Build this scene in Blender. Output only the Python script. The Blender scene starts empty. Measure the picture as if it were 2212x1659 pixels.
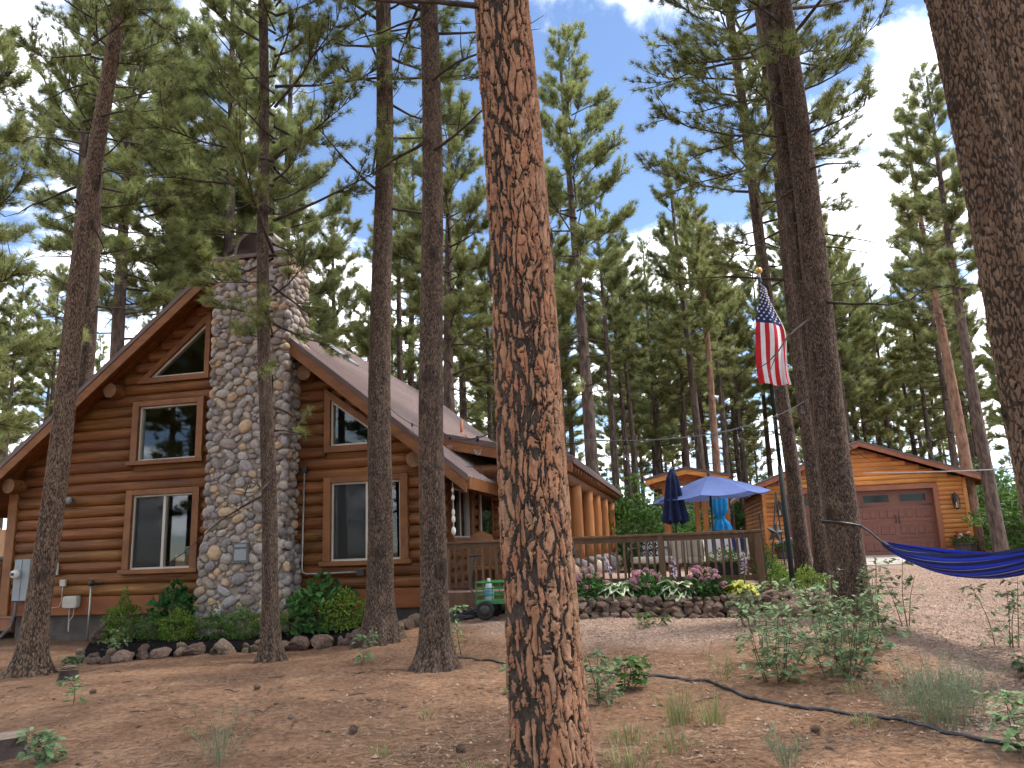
import bpy, math, random
import numpy as np
from mathutils import Matrix, Vector

random.seed(11)
rng = np.random.default_rng(11)
scene = bpy.context.scene
col = scene.collection
R = math.radians

# ------------------------------------------------------------------ camera
CAM = np.array([0.0, 0.0, 1.55]); TH = R(11.9); RO = R(2.2)
fw = np.array([0, math.cos(TH), math.sin(TH)]); up0 = np.array([0, -math.sin(TH), math.cos(TH)]); ri0 = np.array([1.0, 0, 0])
cr = math.cos(RO) * ri0 - math.sin(RO) * up0
cu = math.sin(RO) * ri0 + math.cos(RO) * up0
cd = bpy.data.cameras.new('camera'); cam = bpy.data.objects.new('camera', cd); col.objects.link(cam)
cd.sensor_width = 36.0; cd.lens = 36.0 * 1671 / 2212; cd.clip_end = 3000; cd.clip_start = 0.1
cam.matrix_world = Matrix(((cr[0], cu[0], -fw[0], CAM[0]), (cr[1], cu[1], -fw[1], CAM[1]), (cr[2], cu[2], -fw[2], CAM[2]), (0, 0, 0, 1)))
scene.camera = cam

# ------------------------------------------------------------------ sky, sun, exposure
SUN_EL, SUN_AZ = R(58), R(86)          # azimuth clockwise from +Y (straight ahead)
world = bpy.data.worlds.new('World'); scene.world = world; world.use_nodes = True
wt = world.node_tree; wt.nodes.clear()
def wn(t, **k):
    n = wt.nodes.new(t)
    for a, b in k.items(): setattr(n, a, b)
    return n
def wmath(op, a, b=None, c=None):
    n = wn('ShaderNodeMath', operation=op)
    for i, v in enumerate((a, b, c)):
        if v is None: continue
        if hasattr(v, 'is_linked') or hasattr(v, 'links'): wt.links.new(v, n.inputs[i])
        else: n.inputs[i].default_value = v
    return n.outputs[0]
sky = wn('ShaderNodeTexSky', sky_type='NISHITA'); sky.sun_disc = False
sky.sun_elevation = SUN_EL; sky.sun_rotation = SUN_AZ; sky.altitude = 2000; sky.air_density = 1.0; sky.dust_density = 0.6; sky.ozone_density = 1.6
tc = wn('ShaderNodeTexCoord')
sx = wn('ShaderNodeSeparateXYZ'); wt.links.new(tc.outputs['Generated'], sx.inputs[0])
zz = wmath('MAXIMUM', wmath('ADD', sx.outputs[2], 0.22), 0.05)
cx_ = wn('ShaderNodeCombineXYZ')
wt.links.new(wmath('DIVIDE', sx.outputs[0], zz), cx_.inputs[0]); wt.links.new(wmath('DIVIDE', sx.outputs[1], zz), cx_.inputs[1])
mp = wn('ShaderNodeMapping'); wt.links.new(cx_.outputs[0], mp.inputs[0]); mp.inputs['Location'].default_value = (16.17, -15.96, 0.0)
no = wn('ShaderNodeTexNoise'); wt.links.new(mp.outputs[0], no.inputs['Vector'])
no.inputs['Scale'].default_value = 1.45; no.inputs['Detail'].default_value = 9; no.inputs['Roughness'].default_value = 0.58; no.inputs['Distortion'].default_value = 0.25
mr = wn('ShaderNodeMapRange', interpolation_type='SMOOTHSTEP'); wt.links.new(no.outputs['Fac'], mr.inputs[0])
mr.inputs[1].default_value = 0.455; mr.inputs[2].default_value = 0.56
no2 = wn('ShaderNodeTexNoise'); wt.links.new(mp.outputs[0], no2.inputs['Vector']); no2.inputs['Scale'].default_value = 4.0; no2.inputs['Detail'].default_value = 5
cc = wn('ShaderNodeMix', data_type='RGBA'); wt.links.new(no2.outputs['Fac'], cc.inputs[0])
cc.inputs[6].default_value = (8.5, 8.9, 9.6, 1); cc.inputs[7].default_value = (19, 19.2, 19.5, 1)
mx = wn('ShaderNodeMix', data_type='RGBA'); wt.links.new(mr.outputs[0], mx.inputs[0]); wt.links.new(sky.outputs[0], mx.inputs[6]); wt.links.new(cc.outputs[2], mx.inputs[7])
bg = wn('ShaderNodeBackground'); bg.inputs[1].default_value = 0.115; wt.links.new(mx.outputs[2], bg.inputs[0])
ow = wn('ShaderNodeOutputWorld'); wt.links.new(bg.outputs[0], ow.inputs[0])
sd = bpy.data.lights.new('sun', 'SUN'); sd.energy = 2.2; sd.angle = R(12); sd.color = (1.0, 0.94, 0.86)
sun = bpy.data.objects.new('sun', sd); col.objects.link(sun)
sdir = Vector((math.sin(SUN_AZ) * math.cos(SUN_EL), math.cos(SUN_AZ) * math.cos(SUN_EL), math.sin(SUN_EL)))
sun.rotation_euler = sdir.to_track_quat('Z', 'Y').to_euler(); sun.location = (12, -6, 30)
vs = scene.view_settings; vs.view_transform = 'Standard'; vs.look = 'None'; vs.gamma = 1; vs.use_curve_mapping = False
vs.exposure = 1.32
scene.cycles.use_denoising = True
scene.cycles.max_bounces = 5; scene.cycles.transparent_max_bounces = 10; scene.cycles.diffuse_bounces = 2; scene.cycles.glossy_bounces = 2
scene.cycles.use_adaptive_sampling = True; scene.cycles.adaptive_threshold = 0.03; scene.cycles.caustics_reflective = False; scene.cycles.caustics_refractive = False

# ------------------------------------------------------------------ helpers
def mk(name, V, FL, smooth=False, attrs=None, mi=None):
    """mesh from an (n,3) array and a list of (m,k) face arrays"""
    V = np.ascontiguousarray(V, dtype=np.float32)
    me = bpy.data.meshes.new(name)
    FL = [np.asarray(f, dtype=np.int32) for f in FL if len(f)]
    me.vertices.add(len(V)); me.vertices.foreach_set('co', V.ravel())
    tot = np.concatenate([np.full(len(f), f.shape[1], np.int32) for f in FL])
    li = np.concatenate([f.ravel() for f in FL])
    me.loops.add(len(li)); me.loops.foreach_set('vertex_index', li)
    st = np.concatenate([[0], np.cumsum(tot)[:-1]]).astype(np.int32)
    me.polygons.add(len(tot)); me.polygons.foreach_set('loop_start', st)
    if mi is not None: me.polygons.foreach_set('material_index', np.asarray(mi, np.int32))
    me.polygons.foreach_set('use_smooth', np.full(len(tot), bool(smooth)))
    me.update(calc_edges=True)
    if attrs:
        for k, a in attrs.items():
            at = me.attributes.new(k, 'FLOAT', 'POINT'); at.data.foreach_set('value', np.ascontiguousarray(a, np.float32))
    return me

class MB:
    """collects pieces, builds ONE mesh object"""
    def __init__(s): s.V = []; s.F = {}; s.n = 0; s.A = {}
    def add(s, V, F, **attrs):
        V = np.asarray(V, float).reshape(-1, 3)
        if not isinstance(F, list): F = [F]
        for f in F:
            f = np.asarray(f)
            if len(f) == 0: continue
            s.F.setdefault(f.shape[1], []).append(f + s.n)
        for k, a in attrs.items(): s.A.setdefault(k, []).append(np.broadcast_to(np.asarray(a, float), (len(V),)))
        s.V.append(V); s.n += len(V); return s
    def box(s, x0, x1, y0, y1, z0, z1): return s.add(*boxm(x0, x1, y0, y1, z0, z1))
    def bar(s, p, q, w, h, roll=0): return s.add(*barm(p, q, w, h, roll))
    def tube(s, P, r, n=8): return s.add(*tubem(P, r, n))
    def mesh(s, name, smooth=False):
        return mk(name, np.concatenate(s.V), [np.concatenate(f) for f in s.F.values()], smooth, {k: np.concatenate(a) for k, a in s.A.items()})
    def build(s, name, m, parent=None, smooth=False, bevel=0): return link(name, s.mesh(name, smooth), m, parent, bevel=bevel)

def link(name, me, m, parent=None, loc=None, rot=None, scale=None, bevel=0):
    if m is not None and not me.materials:
        for mm in (m if isinstance(m, (list, tuple)) else [m]): me.materials.append(mm)
    o = bpy.data.objects.new(name, me); col.objects.link(o)
    if parent is not None: o.parent = parent
    if loc is not None: o.location = loc
    if rot is not None: o.rotation_euler = rot
    if scale is not None: o.scale = scale
    if bevel:
        b = o.modifiers.new('bevel', 'BEVEL'); b.width = bevel; b.segments = 2; b.limit_method = 'ANGLE'
    return o

def tag(o, label, cat, group=None):
    o['label'] = label; o['category'] = cat
    if group: o['group'] = group
    return o
def thing(name, label, cat, loc=(0, 0, 0), rz=0.0, group=None):
    o = bpy.data.objects.new(name, None); col.objects.link(o); o.empty_display_size = 0.2
    o.location = loc; o.rotation_euler = (0, 0, rz)
    return tag(o, label, cat, group)
def struct(o): o['kind'] = 'structure'; return o
def stuff(o, label=None, cat=None):
    o['kind'] = 'stuff'
    if label: o['label'] = label; o['category'] = cat
    return o
def copy_tree(o, parent=None):
    c = o.copy(); col.objects.link(c); c.parent = parent
    for ch in o.children: copy_tree(ch, c)
    return c

BOXF = np.array([[0, 3, 2, 1], [4, 5, 6, 7], [0, 1, 5, 4], [1, 2, 6, 5], [2, 3, 7, 6], [3, 0, 4, 7]])
def boxm(x0, x1, y0, y1, z0, z1):
    return np.array([[x0, y0, z0], [x1, y0, z0], [x1, y1, z0], [x0, y1, z0], [x0, y0, z1], [x1, y0, z1], [x1, y1, z1], [x0, y1, z1]], float), BOXF
def frame_of(d, hint=(0, 0, 1)):
    d = np.asarray(d, float); d = d / (np.linalg.norm(d) + 1e-9)
    h = np.asarray(hint, float)
    if abs(d @ h) > 0.95: h = np.array([1.0, 0, 0]) if abs(d[0]) < 0.9 else np.array([0, 1.0, 0])
    s = np.cross(h, d); s /= np.linalg.norm(s)
    return d, s, np.cross(d, s)
def barm(p, q, w, h, roll=0):
    """box beam from p to q, w sideways, h in the plane of z"""
    p = np.asarray(p, float); q = np.asarray(q, float); d, s, u = frame_of(q - p)
    if roll: s, u = s * math.cos(roll) + u * math.sin(roll), u * math.cos(roll) - s * math.sin(roll)
    c = [(-w / 2, -h / 2), (w / 2, -h / 2), (w / 2, h / 2), (-w / 2, h / 2)]
    V = np.array([p + s * a + u * b for a, b in c] + [q + s * a + u * b for a, b in c])
    return V, np.array([[0, 1, 2, 3], [7, 6, 5, 4], [0, 4, 5, 1], [1, 5, 6, 2], [2, 6, 7, 3], [3, 7, 4, 0]])
def tubem(P, r, n=8, cap=True):
    P = np.asarray(P, float); m = len(P)
    r = np.broadcast_to(np.asarray(r, float), (m,))
    T = np.gradient(P, axis=0); T /= (np.linalg.norm(T, axis=1, keepdims=True) + 1e-9)
    d, s, u = frame_of(T[0]); S = [s]
    for i in range(1, m):
        s = S[-1] - T[i] * (S[-1] @ T[i]); s /= (np.linalg.norm(s) + 1e-9); S.append(s)
    S = np.array(S); Un = np.cross(T, S)
    a = np.arange(n) * 2 * math.pi / n
    V = P[:, None] + r[:, None, None] * (S[:, None] * np.cos(a)[None, :, None] + Un[:, None] * np.sin(a)[None, :, None])
    V = V.reshape(-1, 3)
    i, j = np.meshgrid(np.arange(m - 1), np.arange(n), indexing='ij'); i = i.ravel(); j = j.ravel(); k = (j + 1) % n
    F = [np.stack([i * n + j, i * n + k, (i + 1) * n + k, (i + 1) * n + j], 1)]
    if cap:
        V = np.concatenate([V, P[:1], P[-1:]]); c0 = m * n; j = np.arange(n); k = (j + 1) % n
        F.append(np.concatenate([np.stack([np.full(n, c0), k, j], 1), np.stack([np.full(n, c0 + 1), (m - 1) * n + j, (m - 1) * n + k], 1)]))
    return V, F
def lathem(prof, n=20, cap=True):
    """profile [(r,z)...] turned about z"""
    prof = np.asarray(prof, float); m = len(prof); a = np.arange(n) * 2 * math.pi / n
    V = np.stack([prof[:, None, 0] * np.cos(a), prof[:, None, 0] * np.sin(a), np.repeat(prof[:, 1:2], n, 1)], -1).reshape(-1, 3)
    i, j = np.meshgrid(np.arange(m - 1), np.arange(n), indexing='ij'); i = i.ravel(); j = j.ravel(); k = (j + 1) % n
    F = [np.stack([i * n + j, i * n + k, (i + 1) * n + k, (i + 1) * n + j], 1)]
    if cap:
        V = np.concatenate([V, [[0, 0, prof[0, 1]], [0, 0, prof[-1, 1]]]]); c0 = m * n; j = np.arange(n); k = (j + 1) % n
        F.append(np.concatenate([np.stack([np.full(n, c0), k, j], 1), np.stack([np.full(n, c0 + 1), (m - 1) * n + j, (m - 1) * n + k], 1)]))
    return V, F
def prismm(poly, axis, t0, t1):
    """polygon (list of 2-tuples) pushed along an axis: axis 1 -> poly in (x,z), axis 0 -> poly in (y,z), axis 2 -> (x,y)"""
    n = len(poly); V = []
    for t in (t0, t1):
        for p, q in poly: V.append({0: (t, p, q), 1: (p, t, q), 2: (p, q, t)}[axis])
    F = [np.array([[i, (i + 1) % n, n + (i + 1) % n, n + i] for i in range(n)]), np.array([list(range(n))[::-1]]), np.array([list(range(n, 2 * n))])]
    return np.array(V, float), F
_ico = {}
def icom(sub=2):
    if sub in _ico: return _ico[sub]
    t = (1 + 5 ** 0.5) / 2
    V = [(-1, t, 0), (1, t, 0), (-1, -t, 0), (1, -t, 0), (0, -1, t), (0, 1, t), (0, -1, -t), (0, 1, -t), (t, 0, -1), (t, 0, 1), (-t, 0, -1), (-t, 0, 1)]
    V = [np.array(v) / np.linalg.norm(v) for v in V]
    F = [(0, 11, 5), (0, 5, 1), (0, 1, 7), (0, 7, 10), (0, 10, 11), (1, 5, 9), (5, 11, 4), (11, 10, 2), (10, 7, 6), (7, 1, 8), (3, 9, 4), (3, 4, 2), (3, 2, 6), (3, 6, 8), (3, 8, 9), (4, 9, 5), (2, 4, 11), (6, 2, 10), (8, 6, 7), (9, 8, 1)]
    for _ in range(sub - 1 if sub > 1 else 0):
        mid = {}; F2 = []
        def m_(a, b):
            k = (min(a, b), max(a, b))
            if k not in mid:
                v = V[a] + V[b]; V.append(v / np.linalg.norm(v)); mid[k] = len(V) - 1
            return mid[k]
        for a, b, c in F:
            x, y, z = m_(a, b), m_(b, c), m_(c, a); F2 += [(a, x, z), (b, y, x), (c, z, y), (x, y, z)]
        F = F2
    _ico[sub] = (np.array(V), np.array(F)); return _ico[sub]
def rboxm(sx, sy, sz, e=0.35, n=7):
    """soft box (superellipsoid) of full size sx,sy,sz centred on 0"""
    V = []; F = []; g = np.linspace(-1, 1, n)
    for ax in range(3):
        for sg in (-1, 1):
            b = len(V)
            for i in range(n):
                for j in range(n):
                    p = [0, 0, 0]; p[ax] = sg; p[(ax + 1) % 3] = g[i]; p[(ax + 2) % 3] = g[j]; V.append(p)
            for i in range(n - 1):
                for j in range(n - 1):
                    q = [b + i * n + j, b + (i + 1) * n + j, b + (i + 1) * n + j + 1, b + i * n + j + 1]
                    F.append(q if sg > 0 else q[::-1])
    V = np.array(V, float); k = 2 / e
    V = V / (np.sum(np.abs(V) ** k, axis=1) ** (1 / k))[:, None]
    return V * np.array([sx, sy, sz]) / 2, np.array(F)
def xf(V, loc=(0, 0, 0), rz=0.0, rx=0.0, ry=0.0, s=1.0):
    M = Matrix.Rotation(rz, 3, 'Z') @ Matrix.Rotation(ry, 3, 'Y') @ Matrix.Rotation(rx, 3, 'X')
    return (np.asarray(V) * s) @ np.array(M).T + np.asarray(loc, float)

# value noise (numpy), used for shapes
def _h(ix, iy, seed):
    n = (ix.astype(np.int64) * 374761393 + iy.astype(np.int64) * 668265263 + seed * 1442695041) & 0x7fffffff
    n = ((n ^ (n >> 13)) * 1274126177) & 0x7fffffff
    return ((n ^ (n >> 16)) & 0xffff) / 65535.0
def vn(x, y, seed=0, px=None):
    x = np.asarray(x, float); y = np.asarray(y, float)
    ix = np.floor(x); iy = np.floor(y); fx = x - ix; fy = y - iy
    fx = fx * fx * (3 - 2 * fx); fy = fy * fy * (3 - 2 * fy); ix = ix.astype(int); iy = iy.astype(int)
    i1 = ix + 1
    if px: ix = ix % px; i1 = i1 % px
    return (_h(ix, iy, seed) * (1 - fx) + _h(i1, iy, seed) * fx) * (1 - fy) + (_h(ix, iy + 1, seed) * (1 - fx) + _h(i1, iy + 1, seed) * fx) * fy
def fbm(x, y, seed=0, o=4):
    s = 0; a = 0.5
    for k in range(o): s = s + a * vn(x * 2 ** k, y * 2 ** k, seed + k); a *= 0.5
    return s / (1 - 0.5 ** o)
def sst(a, b, x): t = np.clip((x - a) / (b - a), 0, 1); return t * t * (3 - 2 * t)

def at(px, py, Y):
    """point at depth Y seen at this spot of a 2212 px wide picture"""
    d = fw + cr * (px - 1106) / 1671 - cu * (py - 829.5) / 1671; return CAM + d * (Y / d[1])

# ground height (metres) from measured spots
CP = np.array([(-10.3, 16.4, .05), (-6.9, 15.6, .05), (-1.7, 14.5, .26), (0, 6, 0), (0, 3, 0), (-7, 11.9, 0), (-3.8, 12.2, .02), (-1.1, 10.7, .02), (-.4, 13.7, .4), (.9, 13.1, .4), (2.2, 12.8, .38), (4.1, 12.2, .37), (4.8, 11.5, .38), (14.3, 27, .8), (8.6, 28, .8), (16, 26, .8), (5, 7, .12), (8, 8, .2), (10, 16, .55), (2.5, 9.5, .14), (0, 10, .04), (-8, 5, -.05), (-14, 14, -.1), (-14, 25, 0), (0, 30, .6), (-20, 40, .3), (20, 40, .9), (0, 60, .9), (40, 40, 1), (-50, 60, .5), (60, 10, .5), (-60, 0, -.2), (0, -40, -.2), (0, 150, 1.2), (150, 100, 1.2), (-150, 100, .6), (0, -150, 0), (6, 20, .7), (10.5, 22.4, .58), (14.5, 21.8, .6), (12, 24.5, .66)])
def gz(x, y):
    x = np.asarray(x, float); y = np.asarray(y, float); n = np.zeros_like(x); d = np.zeros_like(x)
    for a, b, z in CP:
        w = 1 / ((x - a) ** 2 + (y - b) ** 2 + .6) ** 1.6; n = n + w * z; d = d + w
    return n / d
def g1(x, y): return float(gz(x, y))

# ------------------------------------------------------------------ materials
def mat(name):
    m = bpy.data.materials.new(name); m.use_nodes = True; t = m.node_tree; t.nodes.clear()
    def N(ty, ins=None, **k):
        n = t.nodes.new(ty)
        for a, b in k.items(): setattr(n, a, b)
        for i, v in (ins or {}).items():
            if isinstance(v, bpy.types.NodeSocket): t.links.new(v, n.inputs[i])
            else: n.inputs[i].default_value = v
        return n
    out = N('ShaderNodeOutputMaterial')
    return m, N, t, out
def c4(c): return (c[0], c[1], c[2], 1)
def pm(name, cols, ns=4.0, st=(1, 1, 1), detail=5, rough=.75, bump=.25, bs=None, bst=None, var=0.0, hue=0.0, spec=.3, metal=0.0, dist=.01, lo=.35, hi=.65, coat=0, attr=None, transl=0, sheen=0, rr=0.0, crack=0.0):
    """procedural surface: two or three colours mixed by stretched noise, noise bump, per-object variation"""
    m, N, t, out = mat(name)
    tcn = N('ShaderNodeTexCoord'); oi = N('ShaderNodeObjectInfo')
    off = N('ShaderNodeVectorMath', {0: tcn.outputs['Object'], 1: oi.outputs['Random']}, operation='ADD') if var or hue else tcn
    src = off.outputs[0] if var or hue else tcn.outputs['Object']
    mpn = N('ShaderNodeMapping', {0: src, 3: st})
    nz = N('ShaderNodeTexNoise', {'Vector': mpn.outputs[0], 'Scale': ns, 'Detail': detail, 'Roughness': .6})
    ra = N('ShaderNodeValToRGB', {0: nz.outputs['Fac']})
    el = ra.color_ramp.elements; el[0].position = lo; el[1].position = hi; el[0].color = c4(cols[0]); el[1].color = c4(cols[-1])
    for q in range(1, len(cols) - 1):
        e = el.new(lo + (hi - lo) * q / (len(cols) - 1)); e.color = c4(cols[q])
    c = ra.outputs[0]
    if crack:      # drying checks along the grain, knots and weathered streaks
        mk_ = N('ShaderNodeMapping', {0: src, 3: (st[0] * .45, st[1] * 2.2, st[2] * 2.2)}); nk = N('ShaderNodeTexNoise', {'Vector': mk_.outputs[0], 'Scale': ns * 1.6, 'Detail': 3, 'Distortion': .4})
        ck = N('ShaderNodeMapRange', {0: nk.outputs['Fac'], 1: .34, 2: .4, 3: 1 - crack, 4: 1.0})
        vk = N('ShaderNodeTexVoronoi', {'Vector': src, 'Scale': 2.3}); kk = N('ShaderNodeMapRange', {0: vk.outputs['Distance'], 1: .03, 2: .1, 3: 1 - crack, 4: 1.0}); km = N('ShaderNodeMath', {0: ck.outputs[0], 1: kk.outputs[0]}, operation='MULTIPLY')
        nw = N('ShaderNodeTexNoise', {'Vector': src, 'Scale': .9, 'Detail': 4}); wv = N('ShaderNodeMapRange', {0: nw.outputs['Fac'], 1: .3, 2: .7, 3: .8, 4: 1.2}); kw = N('ShaderNodeMath', {0: km.outputs[0], 1: wv.outputs[0]}, operation='MULTIPLY')
        c = N('ShaderNodeHueSaturation', {'Value': kw.outputs[0], 'Color': c}).outputs[0]
    if var or hue:
        mrv = N('ShaderNodeMapRange', {0: oi.outputs['Random'], 3: 1 - var, 4: 1 + var})
        wh = N('ShaderNodeTexWhiteNoise', {1: oi.outputs['Random']}, noise_dimensions='1D')
        mrh = N('ShaderNodeMapRange', {0: wh.outputs[0], 3: .5 - hue, 4: .5 + hue})
        hs = N('ShaderNodeHueSaturation', {'Hue': mrh.outputs[0], 'Value': mrv.outputs[0], 'Color': c}); c = hs.outputs[0]
    if attr:
        at = N('ShaderNodeAttribute', attribute_name=attr)
        mra = N('ShaderNodeMapRange', {0: at.outputs['Fac'], 3: .6, 4: 1.4})
        hs = N('ShaderNodeHueSaturation', {'Value': mra.outputs[0], 'Color': c}); c = hs.outputs[0]
    b = N('ShaderNodeBsdfPrincipled', {'Base Color': c, 'Roughness': rough, 'Metallic': metal, 'Specular IOR Level': spec})
    if rr:
        rm = N('ShaderNodeMapRange', {0: nz.outputs['Fac'], 3: rough - rr, 4: rough + rr}); t.links.new(rm.outputs[0], b.inputs['Roughness'])
    if coat: b.inputs['Coat Weight'].default_value = coat
    if bump:
        mb_ = N('ShaderNodeMapping', {0: src, 3: bst or st})
        nb = N('ShaderNodeTexNoise', {'Vector': mb_.outputs[0], 'Scale': bs or ns * 4, 'Detail': 5})
        bp = N('ShaderNodeBump', {'Strength': bump, 'Distance': dist, 'Height': nb.outputs['Fac']}); t.links.new(bp.outputs[0], b.inputs['Normal'])
    if transl:
        tr = N('ShaderNodeBsdfTranslucent', {0: c}); ms = N('ShaderNodeMixShader', {0: transl, 1: b.outputs[0], 2: tr.outputs[0]}); t.links.new(ms.outputs[0], out.inputs[0])
    else: t.links.new(b.outputs[0], out.inputs[0])
    return m
def glass_mat(name, tint=(1, 1, 1), ior=1.75):
    m, N, t, out = mat(name)
    fr = N('ShaderNodeFresnel', {0: ior}); tr = N('ShaderNodeBsdfTransparent', {0: c4(tint)}); gl = N('ShaderNodeBsdfGlossy', {0: (.9, .95, 1, 1), 1: .015})
    ge = N('ShaderNodeNewGeometry'); fb = N('ShaderNodeMath', {0: 1.0, 1: ge.outputs['Backfacing']}, operation='SUBTRACT'); ff = N('ShaderNodeMath', {0: fr.outputs[0], 1: fb.outputs[0]}, operation='MULTIPLY')   # only the outer face mirrors
    ms = N('ShaderNodeMixShader', {0: ff.outputs[0], 1: tr.outputs[0], 2: gl.outputs[0]}); t.links.new(ms.outputs[0], out.inputs[0]); return m

MT = {}
LOGST = (.6, 7, 7)
MT['log'] = pm('log_stain', [(.09, .032, .0085), (.155, .057, .0145), (.23, .093, .0245)], ns=2.2, st=(.5, 6, 6), crack=.62, rough=.68, bump=.35, bs=14, bst=(.35, 5, 5), var=.16, hue=.008, spec=.35, lo=.3, hi=.7)
MT['log_end'] = pm('log_end_grain', [(.13, .062, .03), (.2, .105, .055)], ns=8, rough=.7, bump=.3)
MT['trim'] = pm('stained_trim', [(.135, .049, .015), (.21, .083, .025)], ns=2.5, st=(1.2, 4, 1.2), rough=.55, bump=.3, bs=16, var=.1, spec=.35)
MT['fascia'] = pm('fascia_board', [(.15, .054, .017), (.22, .088, .03)], ns=3, st=(.8, 3, 3), rough=.6, bump=.2, var=.06)
MT['soffit'] = pm('soffit_boards', [(.16, .05, .012), (.25, .085, .02)], ns=2.5, st=(5, .6, 5), rough=.6, bump=.3, var=.1)
MT['skirt'] = pm('skirt_board', [(.16, .05, .016), (.22, .075, .025)], ns=2, st=(.6, 3, 3), rough=.65, bump=.25, var=.08)
MT['concrete'] = pm('foundation_concrete', [(.06, .049, .042), (.095, .08, .07)], ns=5, rough=.9, bump=.3)
MT['apron'] = pm('apron_concrete', [(.38, .33, .28), (.47, .42, .36)], ns=1.2, rough=.85, bump=.15, bs=40)
MT['roof'] = pm('roof_metal', [(.33, .255, .235), (.4, .315, .29)], ns=1.2, rough=.34, bump=.05, spec=.6, rr=.06)
MT['roof_edge'] = pm('roof_edge_metal', [(.075, .04, .032), (.1, .055, .045)], ns=3, rough=.45, bump=.05, spec=.5)
MT['mortar'] = pm('chimney_mortar', [(.2, .155, .12), (.29, .23, .18)], ns=9, rough=.95, bump=.6, dist=.02)
MT['dark_wood'] = pm('deck_stain', [(.085, .045, .024), (.125, .07, .038)], ns=3, st=(2, 2, .6), rough=.65, bump=.25, var=.12)
MT['deck_board'] = pm('deck_boards', [(.27, .17, .13), (.36, .24, .19)], ns=3, st=(.5, 4, 1), rough=.75, bump=.25, var=.1)
MT['post'] = pm('peeled_post', [(.23, .08, .018), (.33, .13, .034)], ns=2.2, st=(5, 5, .5), rough=.55, bump=.35, bs=9, var=.08)
MT['cedar'] = pm('cedar_fence', [(.36, .2, .1), (.48, .29, .16)], ns=3, st=(4, 4, .6), rough=.75, bump=.2, var=.12)
MT['gsiding'] = pm('garage_siding', [(.4, .14, .032), (.54, .215, .056)], ns=1.8, st=(.5, 5, 5), crack=.3, rough=.6, bump=.25, var=.1, hue=.006, spec=.35)
MT['gtrim'] = pm('garage_trim', [(.22, .075, .04), (.29, .11, .06)], ns=2, rough=.6, bump=.15)
MT['gdoor'] = pm('garage_door_skin', [(.135, .046, .03), (.17, .062, .04)], ns=3, st=(.5, 3, 3), rough=.5, bump=.15, spec=.4)
MT['black_iron'] = pm('black_iron', [(.012, .012, .013), (.03, .028, .026)], ns=6, rough=.5, bump=.1, spec=.5)
MT['vinyl'] = pm('pale_vinyl', [(.42, .37, .3), (.5, .45, .38)], ns=4, rough=.5, bump=0)
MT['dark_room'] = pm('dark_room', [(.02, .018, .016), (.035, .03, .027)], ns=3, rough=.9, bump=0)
MT['screen'] = None
MT['glass'] = glass_mat('window_glass', (.8, .84, .84), 1.65)
def dg():
    m, N, t, out = mat('dark_glazing'); b = N('ShaderNodeBsdfPrincipled', {'Base Color': (.006, .008, .007, 1), 'Roughness': .08, 'Specular IOR Level': .3}); t.links.new(b.outputs[0], out.inputs[0]); return m
MT['dark_glass'] = dg()
MT['lamp_glass'] = glass_mat('lantern_glass', (.9, .9, .88), 1.5)
MT['grey_metal'] = pm('grey_enamel', [(.2, .225, .235), (.25, .275, .285)], ns=3, rough=.5, bump=.05)
MT['galv'] = pm('galvanised_pipe', [(.3, .28, .25), (.42, .4, .36)], ns=14, rough=.45, bump=.1, metal=.6)
MT['white_plastic'] = pm('white_plastic', [(.6, .58, .54), (.7, .68, .64)], ns=5, rough=.5, bump=0)
MT['beige_plastic'] = pm('beige_plastic', [(.36, .33, .27), (.43, .39, .33)], ns=5, rough=.55, bump=0)
MT['cardboard'] = pm('cardboard', [(.36, .21, .1), (.42, .26, .14)], ns=4, rough=.9, bump=.1)
MT['mulch'] = pm('black_mulch', [(.004, .004, .0045), (.014, .0125, .0125)], ns=24, rough=1, bump=.9, dist=.03, spec=.03)
MT['soil'] = pm('bed_soil', [(.05, .032, .022), (.085, .055, .038)], ns=20, rough=.95, bump=.8, dist=.02)
MT['hose'] = pm('black_hose', [(.012, .012, .014), (.025, .025, .028)], ns=10, rough=.35, bump=.05, spec=.6)
MT['green_metal'] = pm('green_paint', [(.015, .12, .025), (.025, .17, .035)], ns=5, rough=.4, bump=.05, spec=.5)
MT['rubber'] = pm('tyre_rubber', [(.012, .011, .011), (.025, .023, .022)], ns=14, rough=.85, bump=.3)
MT['navy'] = pm('navy_canvas', [(.008, .012, .045), (.014, .02, .07)], ns=9, rough=.85, bump=.2, transl=.05)
MT['peri'] = pm('pale_blue_canvas', [(.1, .145, .34), (.12, .17, .39)], ns=6, rough=.85, bump=.15, transl=.25)
MT['turq'] = pm('turquoise_curtain', [(.005, .17, .42), (.01, .25, .55)], ns=6, rough=.7, bump=.2, transl=.3)
MT['cream'] = pm('cream_cushion', [(.55, .5, .42), (.64, .59, .5)], ns=12, rough=.9, bump=.15)
MT['pole_paint'] = pm('pole_paint', [(.01, .014, .013), (.018, .022, .02)], ns=6, rough=.7, bump=.05, spec=.15)
MT['old_metal'] = pm('old_metal', [(.085, .075, .068), (.13, .118, .108)], ns=7, rough=.7, bump=.15)
MT['brass'] = pm('gilded_ball', [(.5, .28, .06), (.6, .36, .09)], ns=4, rough=.35, bump=0, metal=.7)
MT['flag_red'] = pm('flag_red', [(.42, .012, .02), (.5, .018, .03)], ns=10, rough=.8, bump=.1, transl=.25)
MT['flag_white'] = pm('flag_white', [(.68, .66, .68), (.76, .74, .76)], ns=10, rough=.8, bump=.1, transl=.25)
MT['flag_blue'] = pm('flag_blue', [(.012, .02, .085), (.018, .03, .11)], ns=10, rough=.8, bump=.1, transl=.15)
MT['rope'] = pm('pale_rope', [(.55, .5, .45), (.65, .6, .55)], ns=30, rough=.9, bump=.2)
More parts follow.
